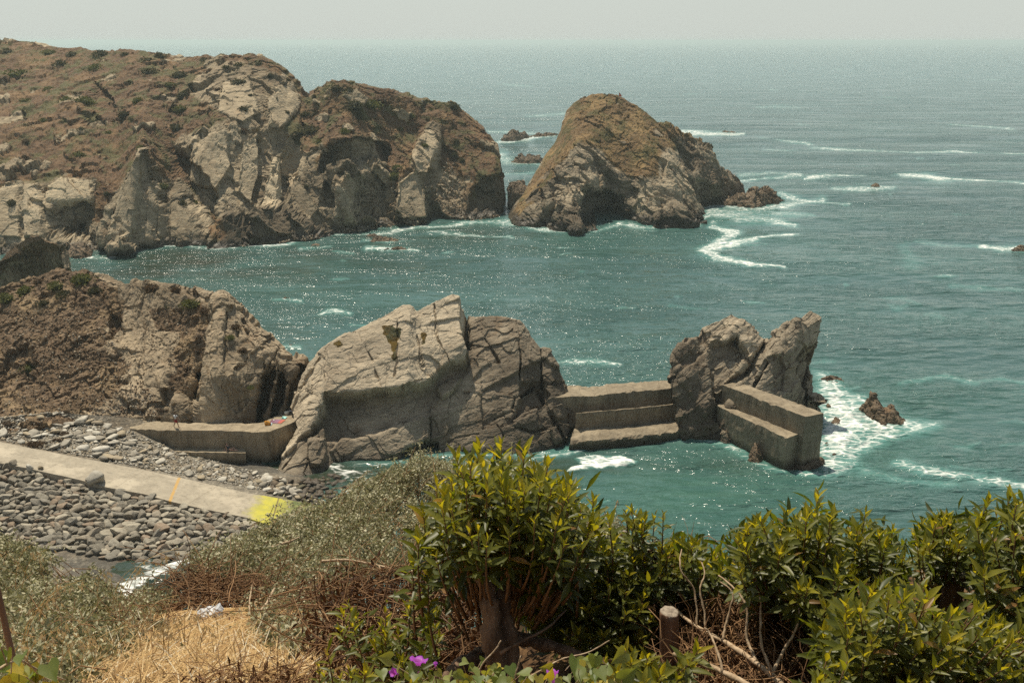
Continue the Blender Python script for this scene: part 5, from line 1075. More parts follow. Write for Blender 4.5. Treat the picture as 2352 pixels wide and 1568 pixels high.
bush('leafy_shrub', 'leafy shrub growing behind the dark stump post on the right', 'shrub', [(2085,1290),(2090,1230),(2110,1190),(2150,1180),(2190,1185),(2230,1200),(2240,1260),(2180,1300),(2120,1310)], 60, (4.4, 5.2), (p(2160,1500,4.9)[0], 4.9), 14, .095, fill=350)
bush('leafy_shrub', 'leafy shrub with the highest shoots at the right edge of the picture', 'shrub', [(2235,1300),(2230,1210),(2250,1170),(2280,1150),(2320,1140),(2360,1150),(2450,1160),(2480,1300),(2480,1480),(2300,1480),(2240,1400)], 130, (4.0, 5.0), (p(2330,1500,4.6)[0], 4.6), 15, .10, extra=[(2270,1150,4.4), (2322,1138,4.4)], fill=800)
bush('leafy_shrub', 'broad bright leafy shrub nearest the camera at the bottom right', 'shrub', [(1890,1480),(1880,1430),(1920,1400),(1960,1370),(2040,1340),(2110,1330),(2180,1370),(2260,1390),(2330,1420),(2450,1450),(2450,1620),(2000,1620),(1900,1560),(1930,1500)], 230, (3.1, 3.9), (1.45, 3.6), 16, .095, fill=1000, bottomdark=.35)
bush('leafy_shrub', 'small leafy sprigs at the bottom edge left of the bright shrub', 'shrub', [(1860,1530),(1900,1500),(1960,1520),(1990,1590),(1900,1610),(1850,1590)], 14, (2.9, 3.2), (1.0, 3.1), 14, .085)
bush('leafy_shrub', 'scattered leafy sprigs among brown twigs left of the thick trunk', 'shrub', [(760,1400),(800,1375),(860,1390),(930,1370),(1000,1390),(1030,1440),(1010,1500),(940,1530),(870,1500),(820,1470),(770,1450)], 30, (4.1, 4.7), (p(900,1560,4.5)[0], 4.5), 14, .085, dark=.05, fill=60)
bush('leafy_shrub', 'leafy sprigs at the bottom edge beside the straw ground', 'shrub', [(715,1530),(740,1490),(790,1510),(850,1540),(880,1600),(740,1610)], 17, (3.6, 4.0), (p(790,1620,3.9)[0], 3.9), 14, .08)
bush('leafy_shrub', 'leafy sprigs growing in front of the stump post', 'shrub', [(1370,1480),(1420,1460),(1490,1490),(1540,1520),(1600,1480),(1625,1500),(1600,1560),(1480,1580),(1400,1560)], 26, (3.2, 3.7), (.45, 3.7), 14, .09)

# ---------- grey green scrub ----------
def scrub_Y(px, py):
    return np.interp(py, [1020, 1100, 1180, 1260, 1340, 1420, 1500, 1568], [15.5, 15, 13.5, 12, 10.5, 8.8, 7.0, 6.0])
def scrub(name, label, poly, n, lsz=1.0, dens=11, holes=(), tone=0.0, up=.35):
    n = int(n*1.5); pts = inpoly(poly, n); mb = MB(); tw = MB(); P = np.array(poly, float)
    gap = fbm(np.stack([pts[:, 0]/42, pts[:, 1]/26, 0*pts[:, 0]], -1), 3, 211); keep = gap > -.26
    for h_ in holes: keep &= sdist(pts[:, 0], pts[:, 1], h_)+10*gap < 0
    pts = pts[keep]; gap = gap[keep]; n = len(pts); Y = scrub_Y(*pts.T)+rg.uniform(-.35, .7, n)
    T = p(pts[:, 0], pts[:, 1], Y); u = unit(rg.normal(0, 1, (n, 3))*[.6, .6, .3]+[.15, 0, .75]); ln = rg.uniform(.14, .40, n)[:, None]; GY_ = np.interp(pts[:, 1], GHv, GHy)-rg.uniform(.15, .7, n); Y = np.where((pts[:, 0] < 760) & (pts[:, 1] > 1395), np.minimum(Y, GY_), Y); far_ = rg.random(n) < .14; pts = pts+np.stack([rg.normal(0, 6, n), -rg.uniform(4, 30, n)], -1)*far_[:, None]; T = p(pts[:, 0], pts[:, 1], Y); ln = np.where(far_[:, None], ln*1.7, ln)
    B = T-u*ln
    k = dens; t = (np.arange(k)/(k-1))[None, :, None]; O = B[:, None]+(u*ln)[:, None]*t; O = O.reshape(-1, 3)
    D = unit(np.repeat(u, k, 0)*.5+rg.normal(0, .7, (n*k, 3))); a = np.clip(np.repeat(.42+.62*gap+tone+rg.normal(0, .15, n), k)+rg.normal(0, .16, n*k), 0, 1)
    L = rg.uniform(.03, .062, n*k)*lsz; leaves(mb, O, D, rg.normal(0, 1, (n*k, 3)), L, L*.27, a, 0, .1, P4)
    for i in range(0, n, 5): tw.tube([B[i]-u[i]*.25-[0, 0, .15], B[i], T[i]+u[i]*(.04 if far_[i] else 0)], [.007, .005, .0025], 3, .9, False)
    base = P.mean(0); G_ = p(base[0], P[:, 1].max(), float(scrub_Y(0, P[:, 1].max()))); r = empty(name, G_, label=label, cat='shrub', group='grey green scrub on the cliff edge')
    mb.build('foliage', MAT_SCRUB, r); tw.build('stems', MAT_TWIG, r); return r
scrub('scrub_bush', 'grey green scrub bush filling the left edge below the stone wall', [(-60,1235),(30,1228),(70,1250),(120,1268),(100,1300),(110,1350),(150,1380),(120,1440),(60,1470),(-60,1480)], 2600)
scrub('scrub_bush', 'grey green scrub bush in front of the gravel beach left of the stream', [(60,1330),(110,1345),(170,1340),(200,1310),(215,1300),(230,1330),(262,1368),(290,1372),(330,1350),(390,1345),(385,1400),(370,1450),(260,1480),(130,1500),(60,1470)], 2500)
scrub('scrub_bush', 'scrub bush below the algae covered end of the slipway', [(430,1290),(440,1270),(480,1262),(520,1250),(560,1228),(600,1205),(640,1185),(690,1165),(730,1160),(770,1145),(800,1130),(820,1200),(800,1260),(760,1310),(700,1330),(600,1330),(520,1300),(440,1310)], 3300, .95, tone=.04)
scrub('scrub_bush', 'tall yellowish scrub bush between the slipway end and the central shrub', [(780,1160),(800,1130),(815,1100),(850,1098),(900,1070),(930,1045),(960,1035),(990,1050),(1020,1045),(1035,1090),(1010,1150),(1000,1250),(960,1290),(860,1290),(800,1250)], 3000, .92, tone=.10)
scrub('scrub_bush', 'scrub bush with dark gaps under the long dead branch', [(600,1310),(700,1300),(800,1270),(900,1280),(1000,1270),(1040,1300),(960,1350),(880,1340),(760,1350),(700,1400),(620,1370)], 1900, .9, tone=-.08, holes=[[(760,1300),(1000,1290),(980,1360),(800,1350)]])
scrub('scrub_bush', 'low scrub bush beside the white plastic bag', [(560,1400),(620,1350),(700,1370),(760,1400),(760,1460),(720,1500),(660,1490),(600,1460)], 1300, 1.0, tone=0)
scrub('scrub_bush', 'thin scrub bush behind the post tops right of the central shrub', [(1290,1130),(1320,1120),(1350,1180),(1400,1200),(1410,1170),(1430,1200),(1450,1240),(1500,1250),(1500,1290),(1380,1300),(1300,1220)], 650, .9, tone=.14)
scrub('scrub_bush', 'sparse scrub tips rising in front of the slab rock foot', [(980,1075),(1030,1050),(1080,1060),(1130,1055),(1180,1050),(1230,1060),(1260,1090),(1200,1090),(1060,1100),(990,1110)], 260, .85, tone=.15)
scrub('scrub_bush', 'low scrub bush with oat stalks above the vine in the lower left corner', [(-60,1440),(60,1435),(160,1445),(270,1450),(300,1480),(230,1520),(170,1560),(140,1600),(-60,1600)], 1500, .9, tone=.0)
mb = MB()   # single tall tips
for px, py in [(1105,1018),(1040,1020),(965,1012),(1175,1015),(1215,1035),(1100,1040),(1275,1100),(1390,1165),(1165,1040)]:
    T = wp(px, py, 11.5); O = T-np.array([0, 0, 1])*np.linspace(0, .55, 26)[:, None]+rg.normal(0, .008, (26, 3)); D = rg.normal(0, .7, (26, 3))+[0, 0, .5]; L = rg.uniform(.03, .05, 26)
    leaves(mb, O, D, rg.normal(0, 1, (26, 3)), L, L*.3, np.clip(rg.normal(.7, .15, 26), 0, 1), 0, .1, P4); mb.tube([T, T-[0, 0, .3], T-[.05, 0, .9]], .005, 3, .5)
tag(mb.build('scrub_tip', MAT_SCRUB), 'row of thin scrub shoots standing above the crown of the central shrub', 'scrub shoots')

# ---------- dead brown growth ----------
def tangle(name, label, poly, n, Yf, ln=(.25, .7), rr_=(.0015, .005), tone=(.0, .8), lf=0, lfpoly=None, kind='stuff', curl=.5, flatz=.45, nleaf=14, hang=.1):
    mb = MB(); pts = inpoly(poly, n)
    for px, py in pts:
        Y = Yf(px, py); C0 = p(px, py, Y+rg.uniform(-.15, .25)); d = unit(rg.normal(0, 1, 3)*[1, .7, flatz]); L = rg.uniform(*ln); k = 6; C = [C0]
        for _ in range(k-1):
            d = unit(d+rg.normal(0, curl*.4, 3)+[0, 0, -.06]); C.append(C[-1]+d*L/(k-1))
        r = rg.uniform(*rr_); mb.tube(C, np.linspace(r, r*.5, k), 4, rg.uniform(*tone), False)
    o = mb.build(name, MAT_TWIG); tag(o, label, None, None, kind)
    if lf:
        lb = MB(); pts = inpoly(lfpoly or poly, lf)
        for px, py in pts:
            C0 = p(px, py, Yf(px, py)+rg.uniform(-.1, .3)); kk = nleaf; O = C0+rg.normal(0, .05, (kk, 3))-np.array([0, 0, 1])*rg.uniform(0, hang, (kk, 1)); D = rg.normal(0, .45, (kk, 3))+[0, 0, -.8]; L = rg.uniform(.03, .08, kk)
            leaves(lb, O, D, rg.normal(0, 1, (kk, 3)), L, L*.16, np.clip(rg.normal(.35, .22, kk), 0, 1), .2, .2, P4)
        tag(lb.build('dead_leaves', MAT_DRY), 'withered dark brown leaves '+label.split(' ', 1)[1] if False else 'withered brown leaves hanging in the tangle'+(' of the left bank' if pts[:, 0].mean() < 1100 else ' behind the pale branches'), kind='stuff')
    return o
yl = lambda a, b: float(scrub_Y(a, b))-.15
tangle('dead_twigs', 'tangle of dead brown twigs behind the plastic bag', [(395,1310),(420,1300),(560,1320),(660,1330),(700,1360),(640,1390),(540,1392),(470,1385),(400,1400),(385,1360)], 480, yl, (.3, .9), (.0025, .008), lf=150)
tangle('dead_twigs', 'tangle of dead brown twigs below the long dead branch', [(700,1330),(800,1310),(900,1300),(1000,1290),(1090,1310),(1100,1500),(1040,1540),(900,1540),(760,1520),(700,1440)], 620, lambda a, b: 4.9+(1500-b)*.006, (.2, .6), (.0015, .0055), lf=330)
tangle('dead_twigs', 'brown twigs and litter on the bank at the left edge', [(-40,1400),(60,1380),(100,1440),(300,1440),(400,1430),(400,1480),(250,1530),(60,1560),(-40,1560)], 260, yl, (.3, .8), (.002, .006), lf=60)
tangle('dead_twigs', 'mat of curled brown stems behind the pale branches on the right', [(1400,1330),(1500,1300),(1620,1300),(1720,1310),(1840,1340),(1880,1400),(1900,1480),(1880,1600),(1500,1600),(1560,1480),(1480,1400)], 2300, lambda a, b: 5.3-(b-1330)*.0062, (.15, .5), (.0015, .005), (.0, .9), lf=750, curl=1.4, nleaf=12)
tangle('dead_twigs', 'fringe of brown stems along the top of the straw', [(240,1440),(330,1425),(450,1395),(560,1390),(660,1400),(720,1430),(740,1500),(690,1480),(600,1430),(460,1418),(330,1450)], 420, lambda a, b: ground_hit(a, b)[1]-.35, (.2, .6), (.002, .006), (.0, .6), lf=30)
tangle('dead_twigs', 'dry thorny stems at the bottom edge of the straw', [(440,1540),(560,1530),(700,1520),(720,1600),(430,1600)], 160, lambda a, b: 5.2, (.15, .4), (.0015, .004), (.1, .6), lf=40)
def branch(label, specs, mat=None, cat='branch', name='dead_branch'):
    mb = MB()
    for pts, r0, r1 in specs: limb(pts, r0, r1, mb, 7, .7, .003)
    return tag(mb.build(name, mat or MAT_BRANCH), label, cat)
branch('long pale dead branch with upright side shoots reaching from the stump to the lower right', [
 ([(1520,1375,4.5),(1600,1440,4.2),(1660,1470,4.0),(1740,1520,3.8),(1800,1575,3.6)], .008, .015), ([(1660,1470,4.0),(1668,1430,4.05),(1688,1360,4.1),(1655,1335,4.15)], .007, .003), ([(1600,1440,4.2),(1602,1390,4.25),(1590,1340,4.3),(1560,1310,4.3),(1565,1260,4.4)], .006, .003),
 ([(1620,1450,4.1),(1618,1400,4.15),(1604,1350,4.2),(1622,1320,4.25),(1612,1290,4.3)], .006, .003), ([(1740,1520,3.8),(1712,1470,3.9),(1718,1400,3.95),(1700,1360,4.0),(1650,1320,4.1)], .008, .0035), ([(1775,1545,3.7),(1745,1480,3.8),(1748,1400,3.9),(1745,1370,3.9)], .008, .003), ([(1775,1545,3.7),(1800,1490,3.8),(1830,1450,3.85),(1838,1390,3.9),(1805,1340,3.95)], .008, .003)])
branch('thick bare branch running along the bottom edge under the pale one', [([(1550,1500,3.6),(1630,1530,3.4),(1700,1560,3.3),(1760,1600,3.2)], .010, .014), ([(1660,1545,3.35),(1650,1500,3.4),(1630,1450,3.5),(1618,1440,3.5)], .006, .003)])
branch('long dead branch lying level across the scrub left of the central shrub', [([(738,1288,10.2),(790,1284,10.2),(850,1293,10.2),(900,1305,10.1)], .016, .010), ([(785,1286,10.2),(770,1330,10.1),(748,1370,10.0),(770,1400,9.9)], .010, .005), ([(850,1293,10.2),(855,1340,10.1),(850,1370,10.0),(870,1410,10.0)], .010, .005), ([(870,1300,10.1),(890,1340,10.0),(912,1370,9.9)], .008, .004)])
branch('short thick dead stick caught in the scrub below the slipway end', [([(622,1258,12),(650,1248,12),(675,1240,12)], .022, .015), ([(665,1243,12),(690,1232,12)], .012, .008)])
branch('thin dead branch sloping up from the straw behind the plastic bag', [([(560,1450,8.2),(575,1425,8.4),(610,1390,8.8),(630,1350,9.2)], .018, .010), ([(575,1425,8.4),(572,1380,8.8),(580,1340,9.2)], .010, .005)])
branch('forked brown branch arching left of the thick trunk', [([(930,1420,4.5),(980,1380,4.5),(1040,1320,4.4),(1100,1290,4.3)], .006, .004), ([(985,1365,4.5),(1010,1410,4.5),(1050,1450,4.4)], .005, .003)], MAT_BARK)
branch('curved brown branch crossing in front of the thick trunk', [([(1150,1500,3.7),(1180,1480,3.7),(1260,1440,3.8),(1300,1400,3.9)], .009, .004)], MAT_BARK)
branch('bleached twig standing above the leaves left of the right hand thicket', [([(1702,1310,4.6),(1706,1275,4.6),(1694,1230,4.6)], .005, .002), ([(1706,1275,4.6),(1730,1290,4.55),(1745,1300,4.5)], .003, .002)])
# ---------- fence posts ----------
def post(label, vx, vyt, Y, r, hgt, tilt=(0, 0), seed=0):
    mb = MB(); top = p(vx, vyt, Y); k = 20; n = 26; hs = np.linspace(-hgt, 0, n); th = np.linspace(0, 6.2832, k, endpoint=False)
    V = []
    for h_ in hs:
        rr_ = r*(1+.05*math.sin(h_*9+seed)); ring = np.stack([np.cos(th)*rr_, np.sin(th)*rr_, np.full(k, h_)], -1)
        q_ = ring/.04; ring[:, :2] *= (1+.07*fbm(np.stack([q_[:, 0], q_[:, 1], q_[:, 2]*.15], -1)*.5+seed, 2, seed))[:, None]; V.append(ring)
    V[-1][:, 2] += .012*fbm(V[-1]*40, 2, seed+2)
    for f_ in (.9, .55, .2): c_ = V[n-1]*[f_, f_, 1]; c_[:, 2] = .006+.010*fbm(c_*45+seed, 3, seed+3); V.append(c_)
    V = np.array(V); nr_ = len(V); i = np.arange(nr_-1)[:, None]*k; j = np.arange(k)[None]; j2 = (j+1) % k
    Q = np.stack([i+j, i+j2, i+k+j2, i+k+j], -1).reshape(-1, 4); V = V.reshape(-1, 3); V = np.vstack([V, [[0, 0, .008]]]); t = [[(nr_-1)*k+b, (nr_-1)*k+(b+1) % k, len(V)-1] for b in range(k)]
    V[:, 0] += V[:, 2]*tilt[0]; V[:, 1] += V[:, 2]*tilt[1]
    o = mesh_np('fence_post', V, quads=Q, tris=t, mat=MAT_POST); o.location = top; return tag(o, label, 'fence post', 'old wooden fence posts along the cliff edge')
post('sawn round wooden post with a pale cracked top in front of the pale branches', 1537, 1405, 4.0, .044, .75, (-.05, 0), 3)
post('dark thick stump post half hidden in leaves on the right', 2196, 1318, 4.5, .055, .8, (.03, 0), 5)
post('thin dark post top just left of the slim young shrub', 1434, 1224, 6.6, .028, 1.3, (0, 0), 7)
post('darkest narrow post top right beside the central shrub crown', 1372, 1240, 6.9, .020, 1.3, (0, 0), 9)
post('brown pole leaning at the left edge of the picture', -8, 1345, 2.2, .008, .9, (-.05, 0), 11)
# ---------- straw, oats ----------
mb = MB()
pts = inpoly([(150,1568),(230,1500),(300,1450),(400,1430),(520,1420),(600,1440),(660,1490),(720,1520),(710,1600),(150,1600)], 9500)
from math import hypot
G_ = np.array([ground_hit(a, b) for a, b in pts]); n = len(G_); D = rg.normal(0, 1, (n, 3))*[1, 1, .28]+[.2, .0, .12]; L = rg.uniform(.07, .30, n)
leaves(mb, G_+[0, 0, .03], D, [[0, 0, 1]]+rg.normal(0, .2, (n, 3)), L, .0038, np.clip(rg.normal(.55, .25, n), 0, 1), .15, .1, P4)
tag(mb.build('straw', MAT_STRAW), label='loose dry straw littering the cliff top', kind='stuff')
def oat(mb, base, h, lean, nsp=6, s=1.0):
    t = np.linspace(0, 1, 8)[:, None]; C = base+np.array([lean, rg.normal(0, .03), h])*t-np.array([-lean*.9, 0, h*.22])*t**3; mb.tube(C, np.linspace(.0018, .0008, 8)*s*1.3, 3, .8, False)
    for k in range(nsp):
        O = C[-1-k % 4]+rg.normal(0, .012, 3)*s; O2 = O+np.array([rg.normal(0, .02), 0, -.02])*s
        D = np.array([rg.normal(0, .25), rg.normal(0, .2), -1.0]); leaves(mb, [O2, O2], [D+[.18, 0, 0], D-[.18, 0, 0]], [[0, -1, 0]]*2, .038*s, .0028*s, .95, .05, .25, P4)
mb = MB()
for px, py, Y, h, ln in [(25,1540,4,.30,.03),(60,1560,4,.34,.05),(100,1540,5,.40,.1),(140,1545,5,.4,.06),(170,1540,5.2,.35,.08),(200,1520,5.4,.36,.05),(230,1525,5.4,.35,-.04),(260,1515,6,.4,.08),(90,1420,6,.4,.12),(50,1480,5,.5,.1),(40,1350,8,.6,.1),(80,1340,8,.5,-.06),(330,1490,6,.3,.05),(370,1500,6,.34,.05),(400,1490,6.2,.35,.03),(420,1480,6.2,.30,.06),(450,1485,6.2,.28,.05),(380,1480,6.4,.35,-.05),(260,1400,8,.5,.08),(300,1440,8,.45,-.06),(350,1430,8,.4,.1),(270,1370,7,.6,.25),(240,1390,7,.5,.15)]:
    for _ in range(2): oat(mb, wp(px+rg.normal(0, 12), py, Y), h*rg.uniform(.8, 1.1), ln+rg.normal(0, .05), 6, 1.0+(Y-4)*.12)
tag(mb.build('wild_oats', MAT_STRAW), label='pale wild oat stalks with drooping heads at the lower left', kind='stuff')
# ---------- vines with flowers ----------
HEART = [(0, .0), (-.28, -.16), (-.46, .02), (-.46, .26), (-.30, .52), (-.12, .78), (0, 1.0), (.12, .78), (.30, .52), (.46, .26), (.46, .02), (.28, -.16)]
def heart(mb, O, D, Nn, L, a):
    D = unit(np.array(D, float)); S = unit(np.cross(D, Nn)); Nn = np.cross(S, D); V = [O+D*L*.3-Nn*L*.04]
    for x, y in HEART: V.append(O+S*x*L*1.05+D*y*L+Nn*(abs(x)*.32*L-.10*L*y*y)+Nn*L*.03*math.sin(9*x+5*y))
    mb.add(V, None, [[0, 1+k, 1+(k+1) % 12] for k in range(12)], a)
def vine(label, pts, nl, L, spread, stem):
    mb = MB(); st = MB(); c0 = np.array(pts[0]); r = empty('vine', p(*pts[0]), label=label, cat='vine')
    for k in range(nl):
        a, b, Y = pts[rg.integers(0, len(pts))]; O = p(a+rg.normal(0, spread[0]), b+rg.normal(0, spread[1]), Y+rg.normal(0, .12))
        heart(mb, O, rg.normal(0, .6, 3)+[0, -.5, -.3], np.array([0, -.55, .8])+rg.normal(0, .4, 3), L*rg.uniform(.6, 1.1), float(np.clip(rg.normal(.45, .3), 0, 1)))
        st.tube([O, O+[rg.normal(0, .03), .05, -.08]], .0015, 3, .7, False)
    for s_ in stem: limb(s_, .0032, .0022, st, 5, .9, .001)
    mb.build('foliage', MAT_VINE, r); st.build('stems', MAT_BRANCH, r)
vine('yellow green heart leaved vine trailing along the bottom edge under the flowers', [(920,1540,2.75),(960,1560,2.7),(1000,1570,2.7),(1060,1560,2.75),(1100,1545,2.8),(1130,1540,2.8),(1200,1560,2.8),(1240,1550,2.8),(1300,1570,2.85),(1150,1575,2.7),(1350,1545,2.9),(900,1580,2.7)], 110, .046, (26, 14), [[(1218,1552,2.9),(1240,1540,2.9),(1290,1510,2.95),(1350,1500,3.0),(1400,1470,3.0)], [(1090,1560,2.8),(1110,1520,2.8),(1140,1490,2.8),(1150,1470,2.8)], [(1180,1560,2.8),(1190,1530,2.8),(1196,1505,2.8)]])
vine('heart leaved vine with a pale folded leaf beside the leafy sprigs at the stump', [(1350,1520,2.9),(1370,1510,2.9),(1400,1530,2.9),(1360,1550,2.85),(1420,1560,2.85),(1380,1570,2.8)], 26, .062, (22, 16), [])
vine('big soft leaves of a vine in the lower left corner', [(10,1490,1.7),(30,1520,1.75),(60,1530,1.9),(90,1520,2.1),(110,1550,2.1),(20,1560,1.8),(70,1570,2.0)], 18, .05, (20, 16), [[(-10,1540,1.7),(40,1510,1.8),(90,1540,2.0),(150,1560,2.4)]])
m = M('petal'); v = m.attr('var'); c = m.ramp(v, [(0, (.55, .30, .45)), (.45, (.42, .10, .42)), (1, (.25, .035, .42))]); MAT_PETAL = m.leafmix(c, (.6, .08, .6), .5, .35, .3)
def flower(label, vx, vy, Y, s, axis, open_=1.0):
    th = np.linspace(0, 6.2832, 20, endpoint=False); prof = [(0, .10), (.35, .13), (.7, .20), (.92, .34), (1.0, .62*open_+.1), (1.0, .82*open_+.05)]
    ax = unit(np.array(axis, float)); a1 = unit(np.cross(ax, [0.1, .3, 1])); a2 = np.cross(ax, a1); V = []; A = []
    for k, (h_, r_) in enumerate(prof):
        rr_ = r_*(1+(.10*np.sin(5*th) if k > 3 else 0)); hh = h_+(.09*np.sin(5*th+.6)+.05*np.sin(9*th) if k > 3 else 0)
        V.append((ax*1)[None]*(np.broadcast_to(hh, th.shape)[:, None])+a1*(np.cos(th)*rr_)[:, None]+a2*(np.sin(th)*rr_)[:, None]); A.append(np.full(20, k/5))
    V = np.array(V).reshape(-1, 3)*s; i = np.arange(5)[:, None]*20; j = np.arange(20)[None]; Q = np.stack([i+j, i+(j+1) % 20, i+20+(j+1) % 20, i+20+j], -1).reshape(-1, 4)
    r = empty('flower', p(vx, vy, Y), label=label, cat='flower', group='purple morning glory flowers')
    o = mesh_np('petals', V, quads=Q, mat=MAT_PETAL, attrs={'var': np.concatenate(A)}, parent=r); st = MB(); st.tube([ax*0, -ax*s*.35, -ax*s*.6+[0, 0, -s*.5]], s*.035, 5, .5); st.tube([ax*s*.1, -ax*s*.05], [s*.13, s*.07], 8, .9)
    q_ = mesh_np('calyx', np.vstack(st.v), np.vstack(st.q), np.vstack(st.t), MAT_VINE, {'var': np.concatenate(st.a)}, parent=r)
flower('largest purple trumpet flower with a pink tube at the bottom centre', 958, 1545, 2.65, .043, (.12, .25, .95), .72)
flower('half open purple flower at the bottom edge right of the centre', 1271, 1572, 2.7, .042, (-.05, .35, .95), .5)
flower('small pink flower bud just right of the largest flower', 1000, 1534, 2.65, .022, (.05, -.1, 1), .12)
flower('faded pale pink flower below and left of the largest one', 915, 1548, 2.65, .030, (-.4, -.5, .6), .5)
# ---------- plastic bag ----------
bmx = bmesh.new(); bmesh.ops.create_icosphere(bmx, subdivisions=4, radius=1); V = np.array([v_.co[:] for v_ in bmx.verts]); Fc = np.array([[v_.index for v_ in f_.verts] for f_ in bmx.faces]); bmx.free()
f1, e1, _ = facet(V*2.4+3, 401); V = V*(1+.30*f1+.18*fbm(V*2, 2, 402)-.05*sstep(.15, 0, e1))[:, None]*[1.15, .7, .42]
V[:, 2] += .45*np.exp(-((V[:, 0]-.75)/.28)**2)*(V[:, 2] > 0); m = M('thin_plastic'); n = m.noise(30, 3); MAT_BAG = m.leafmix(m.mix(m.rng(n, .4, .6), (.62, .64, .66), (.8, .8, .8)), (.7, .7, .72), .35, .4, .5)
G = ground_hit(485, 1426); bag = mesh_np('plastic_bag', V*.105, tris=Fc, mat=MAT_BAG, smooth=False); bag.location = G+[0, 0, .09]; bag.scale = (G[1]/8,)*3; tag(bag, 'crumpled white plastic bag lying on the straw', 'plastic bag')

# ---------- shrubs of the headland ----------
def clump(seed, n=520, leaf=.16, squash=.62):
    r = np.random.default_rng(seed); mb = MB(); c_ = unit(r.normal(0, 1, (9, 3)))*r.uniform(.15, .55, (9, 1)); c_[:, 2] = np.abs(c_[:, 2])*.6; rad = r.uniform(.35, .62, 9)
    k = r.integers(0, 9, n); d = unit(r.normal(0, 1, (n, 3))); O = c_[k]+d*rad[k][:, None]*r.uniform(.72, 1.05, (n, 1)); O[:, 2] = O[:, 2]*squash+.1
    L = leaf*r.uniform(.6, 1.3, n); leaves(mb, O, d+r.normal(0, .6, (n, 3)), d+r.normal(0, .7, (n, 3)), L, L*.42, r.uniform(0, 1, n), 0, .1, P4)
    core = unit(np.array(clump.ico)); V_ = core*.52*[1, 1, squash]+[0, 0, .12]; mb.add(V_*(1+.25*fbm(V_*3+seed, 2, seed))[:, None], None, clump.tri, 0); return mb
bmx = bmesh.new(); bmesh.ops.create_icosphere(bmx, subdivisions=2, radius=1); clump.ico = [v_.co[:] for v_ in bmx.verts]; clump.tri = np.array([[v_.index for v_ in f_.verts] for f_ in bmx.faces]); bmx.free()
def shrub_mat(name, a, b):
    m = M(name); return m.leafmix(m.mix(m.attr('var'), a, b), tuple(x*1.3 for x in b), .7, .2, .15)
SM = [shrub_mat('dark_heath', (.030, .029, .014), (.10, .092, .04)), shrub_mat('green_heath', (.05, .055, .015), (.13, .135, .035)), shrub_mat('brown_heath', (.05, .032, .018), (.13, .085, .045))]
CL = []
for mi in range(3):
    for k in range(3):
        mb_ = clump(600+mi*7+k); o = mb_.build('shrub', SM[mi]); me = o.data; bpy.data.objects.remove(o); CL.append(me)
SHR = [(371,120,17,0,1.1),(343,131,20,0,.6),(238,113,24,0,.35),(168,117,18,0,.4),(115,113,18,1,.35),(21,110,22,0,.35),(140,138,24,0,.7),(219,148,20,1,.7),(340,155,26,0,.6),(413,162,24,0,.6),(480,159,15,2,.6),(546,143,20,0,.6),(420,208,21,0,.8),(550,183,18,0,.9),(417,240,22,1,.7),(319,225,18,1,.8),(287,257,17,0,1.3),(196,225,24,1,.9),(154,222,20,1,.7),(42,159,30,1,.5),(115,197,22,1,.5),
 (186,292,12,0,1),(322,337,15,1,1.2),(182,348,18,1,.7),(403,285,24,0,.9),(560,243,16,0,.7),(630,204,12,0,.8),(595,141,13,0,.5),(371,421,13,1,1),(417,463,12,0,1.4),(448,460,13,1,1.2),(245,439,11,0,1),(30,460,12,0,1.2),(557,295,13,2,1.3),
 (771,194,20,0,.8),(807,202,18,0,.9),(816,229,26,0,.7),(849,229,22,1,.8),(876,220,22,2,.7),(711,289,30,0,.8),(705,253,20,0,.6),(792,295,17,1,.8),(825,259,14,0,.9),(921,292,10,0,1),(1041,238,14,0,.8),(990,250,8,1,1),(1047,319,12,0,1),(906,397,20,1,.9),(912,379,15,1,.9),(702,424,10,0,1.3),(723,218,8,0,1),(1107,298,10,2,.7),(1047,349,10,0,1.2),(1062,364,11,0,1.2),(849,412,13,2,1),(867,385,14,1,.9),
 (620,170,10,0,.8),(500,200,11,2,.7),(465,255,12,2,.8),(250,300,11,1,.8),(230,345,10,2,.8),(100,270,12,1,.7),(60,320,11,2,.8),(285,200,13,2,.7),(390,190,14,1,.7),(470,130,12,0,.4),(290,118,14,0,.35),(60,225,14,1,.5),(660,255,9,0,1),(945,262,9,1,.9),(760,250,11,2,.8),(735,320,10,1,.9),(975,330,9,1,1),(1090,330,9,2,1),(660,180,9,0,.8),(575,215,9,0,.8),(520,150,11,0,.6)]
WH = {0: 'dark', 1: 'olive green', 2: 'brown'}
for k, (sx_, sy_, r_, mi, asp) in enumerate(SHR):
    G = on_head(sx_, sy_+r_*.35); s = r_/F*math.hypot(G[1], G[2]-H)*1.15
    o = bpy.data.objects.new('shrub', CL[mi*3+k % 3]); COL.objects.link(o); o.location = G+[0, -.2, -s*.3]; o.scale = (s*(1+.25*math.sin(k*5)), s*.9, s*(.55+.6*asp)); o.rotation_euler = (0, 0, k*1.7)
    skyline = sy_ < 135 and sx_ < 620
    lab = ('round dark shrub standing out on the headland skyline' if k == 0 else f'{WH[mi]} shrub on the skyline of the headland plateau' if skyline else f'{WH[mi]} shrub on the {"left" if sx_ < 300 else "middle" if sx_ < 690 else "seaward"} part of the headland slope, {"high" if sy_ < 230 else "half way" if sy_ < 340 else "low"} on it')
    tag(o, lab, 'shrub', lab.replace('shrub', 'shrubs'))
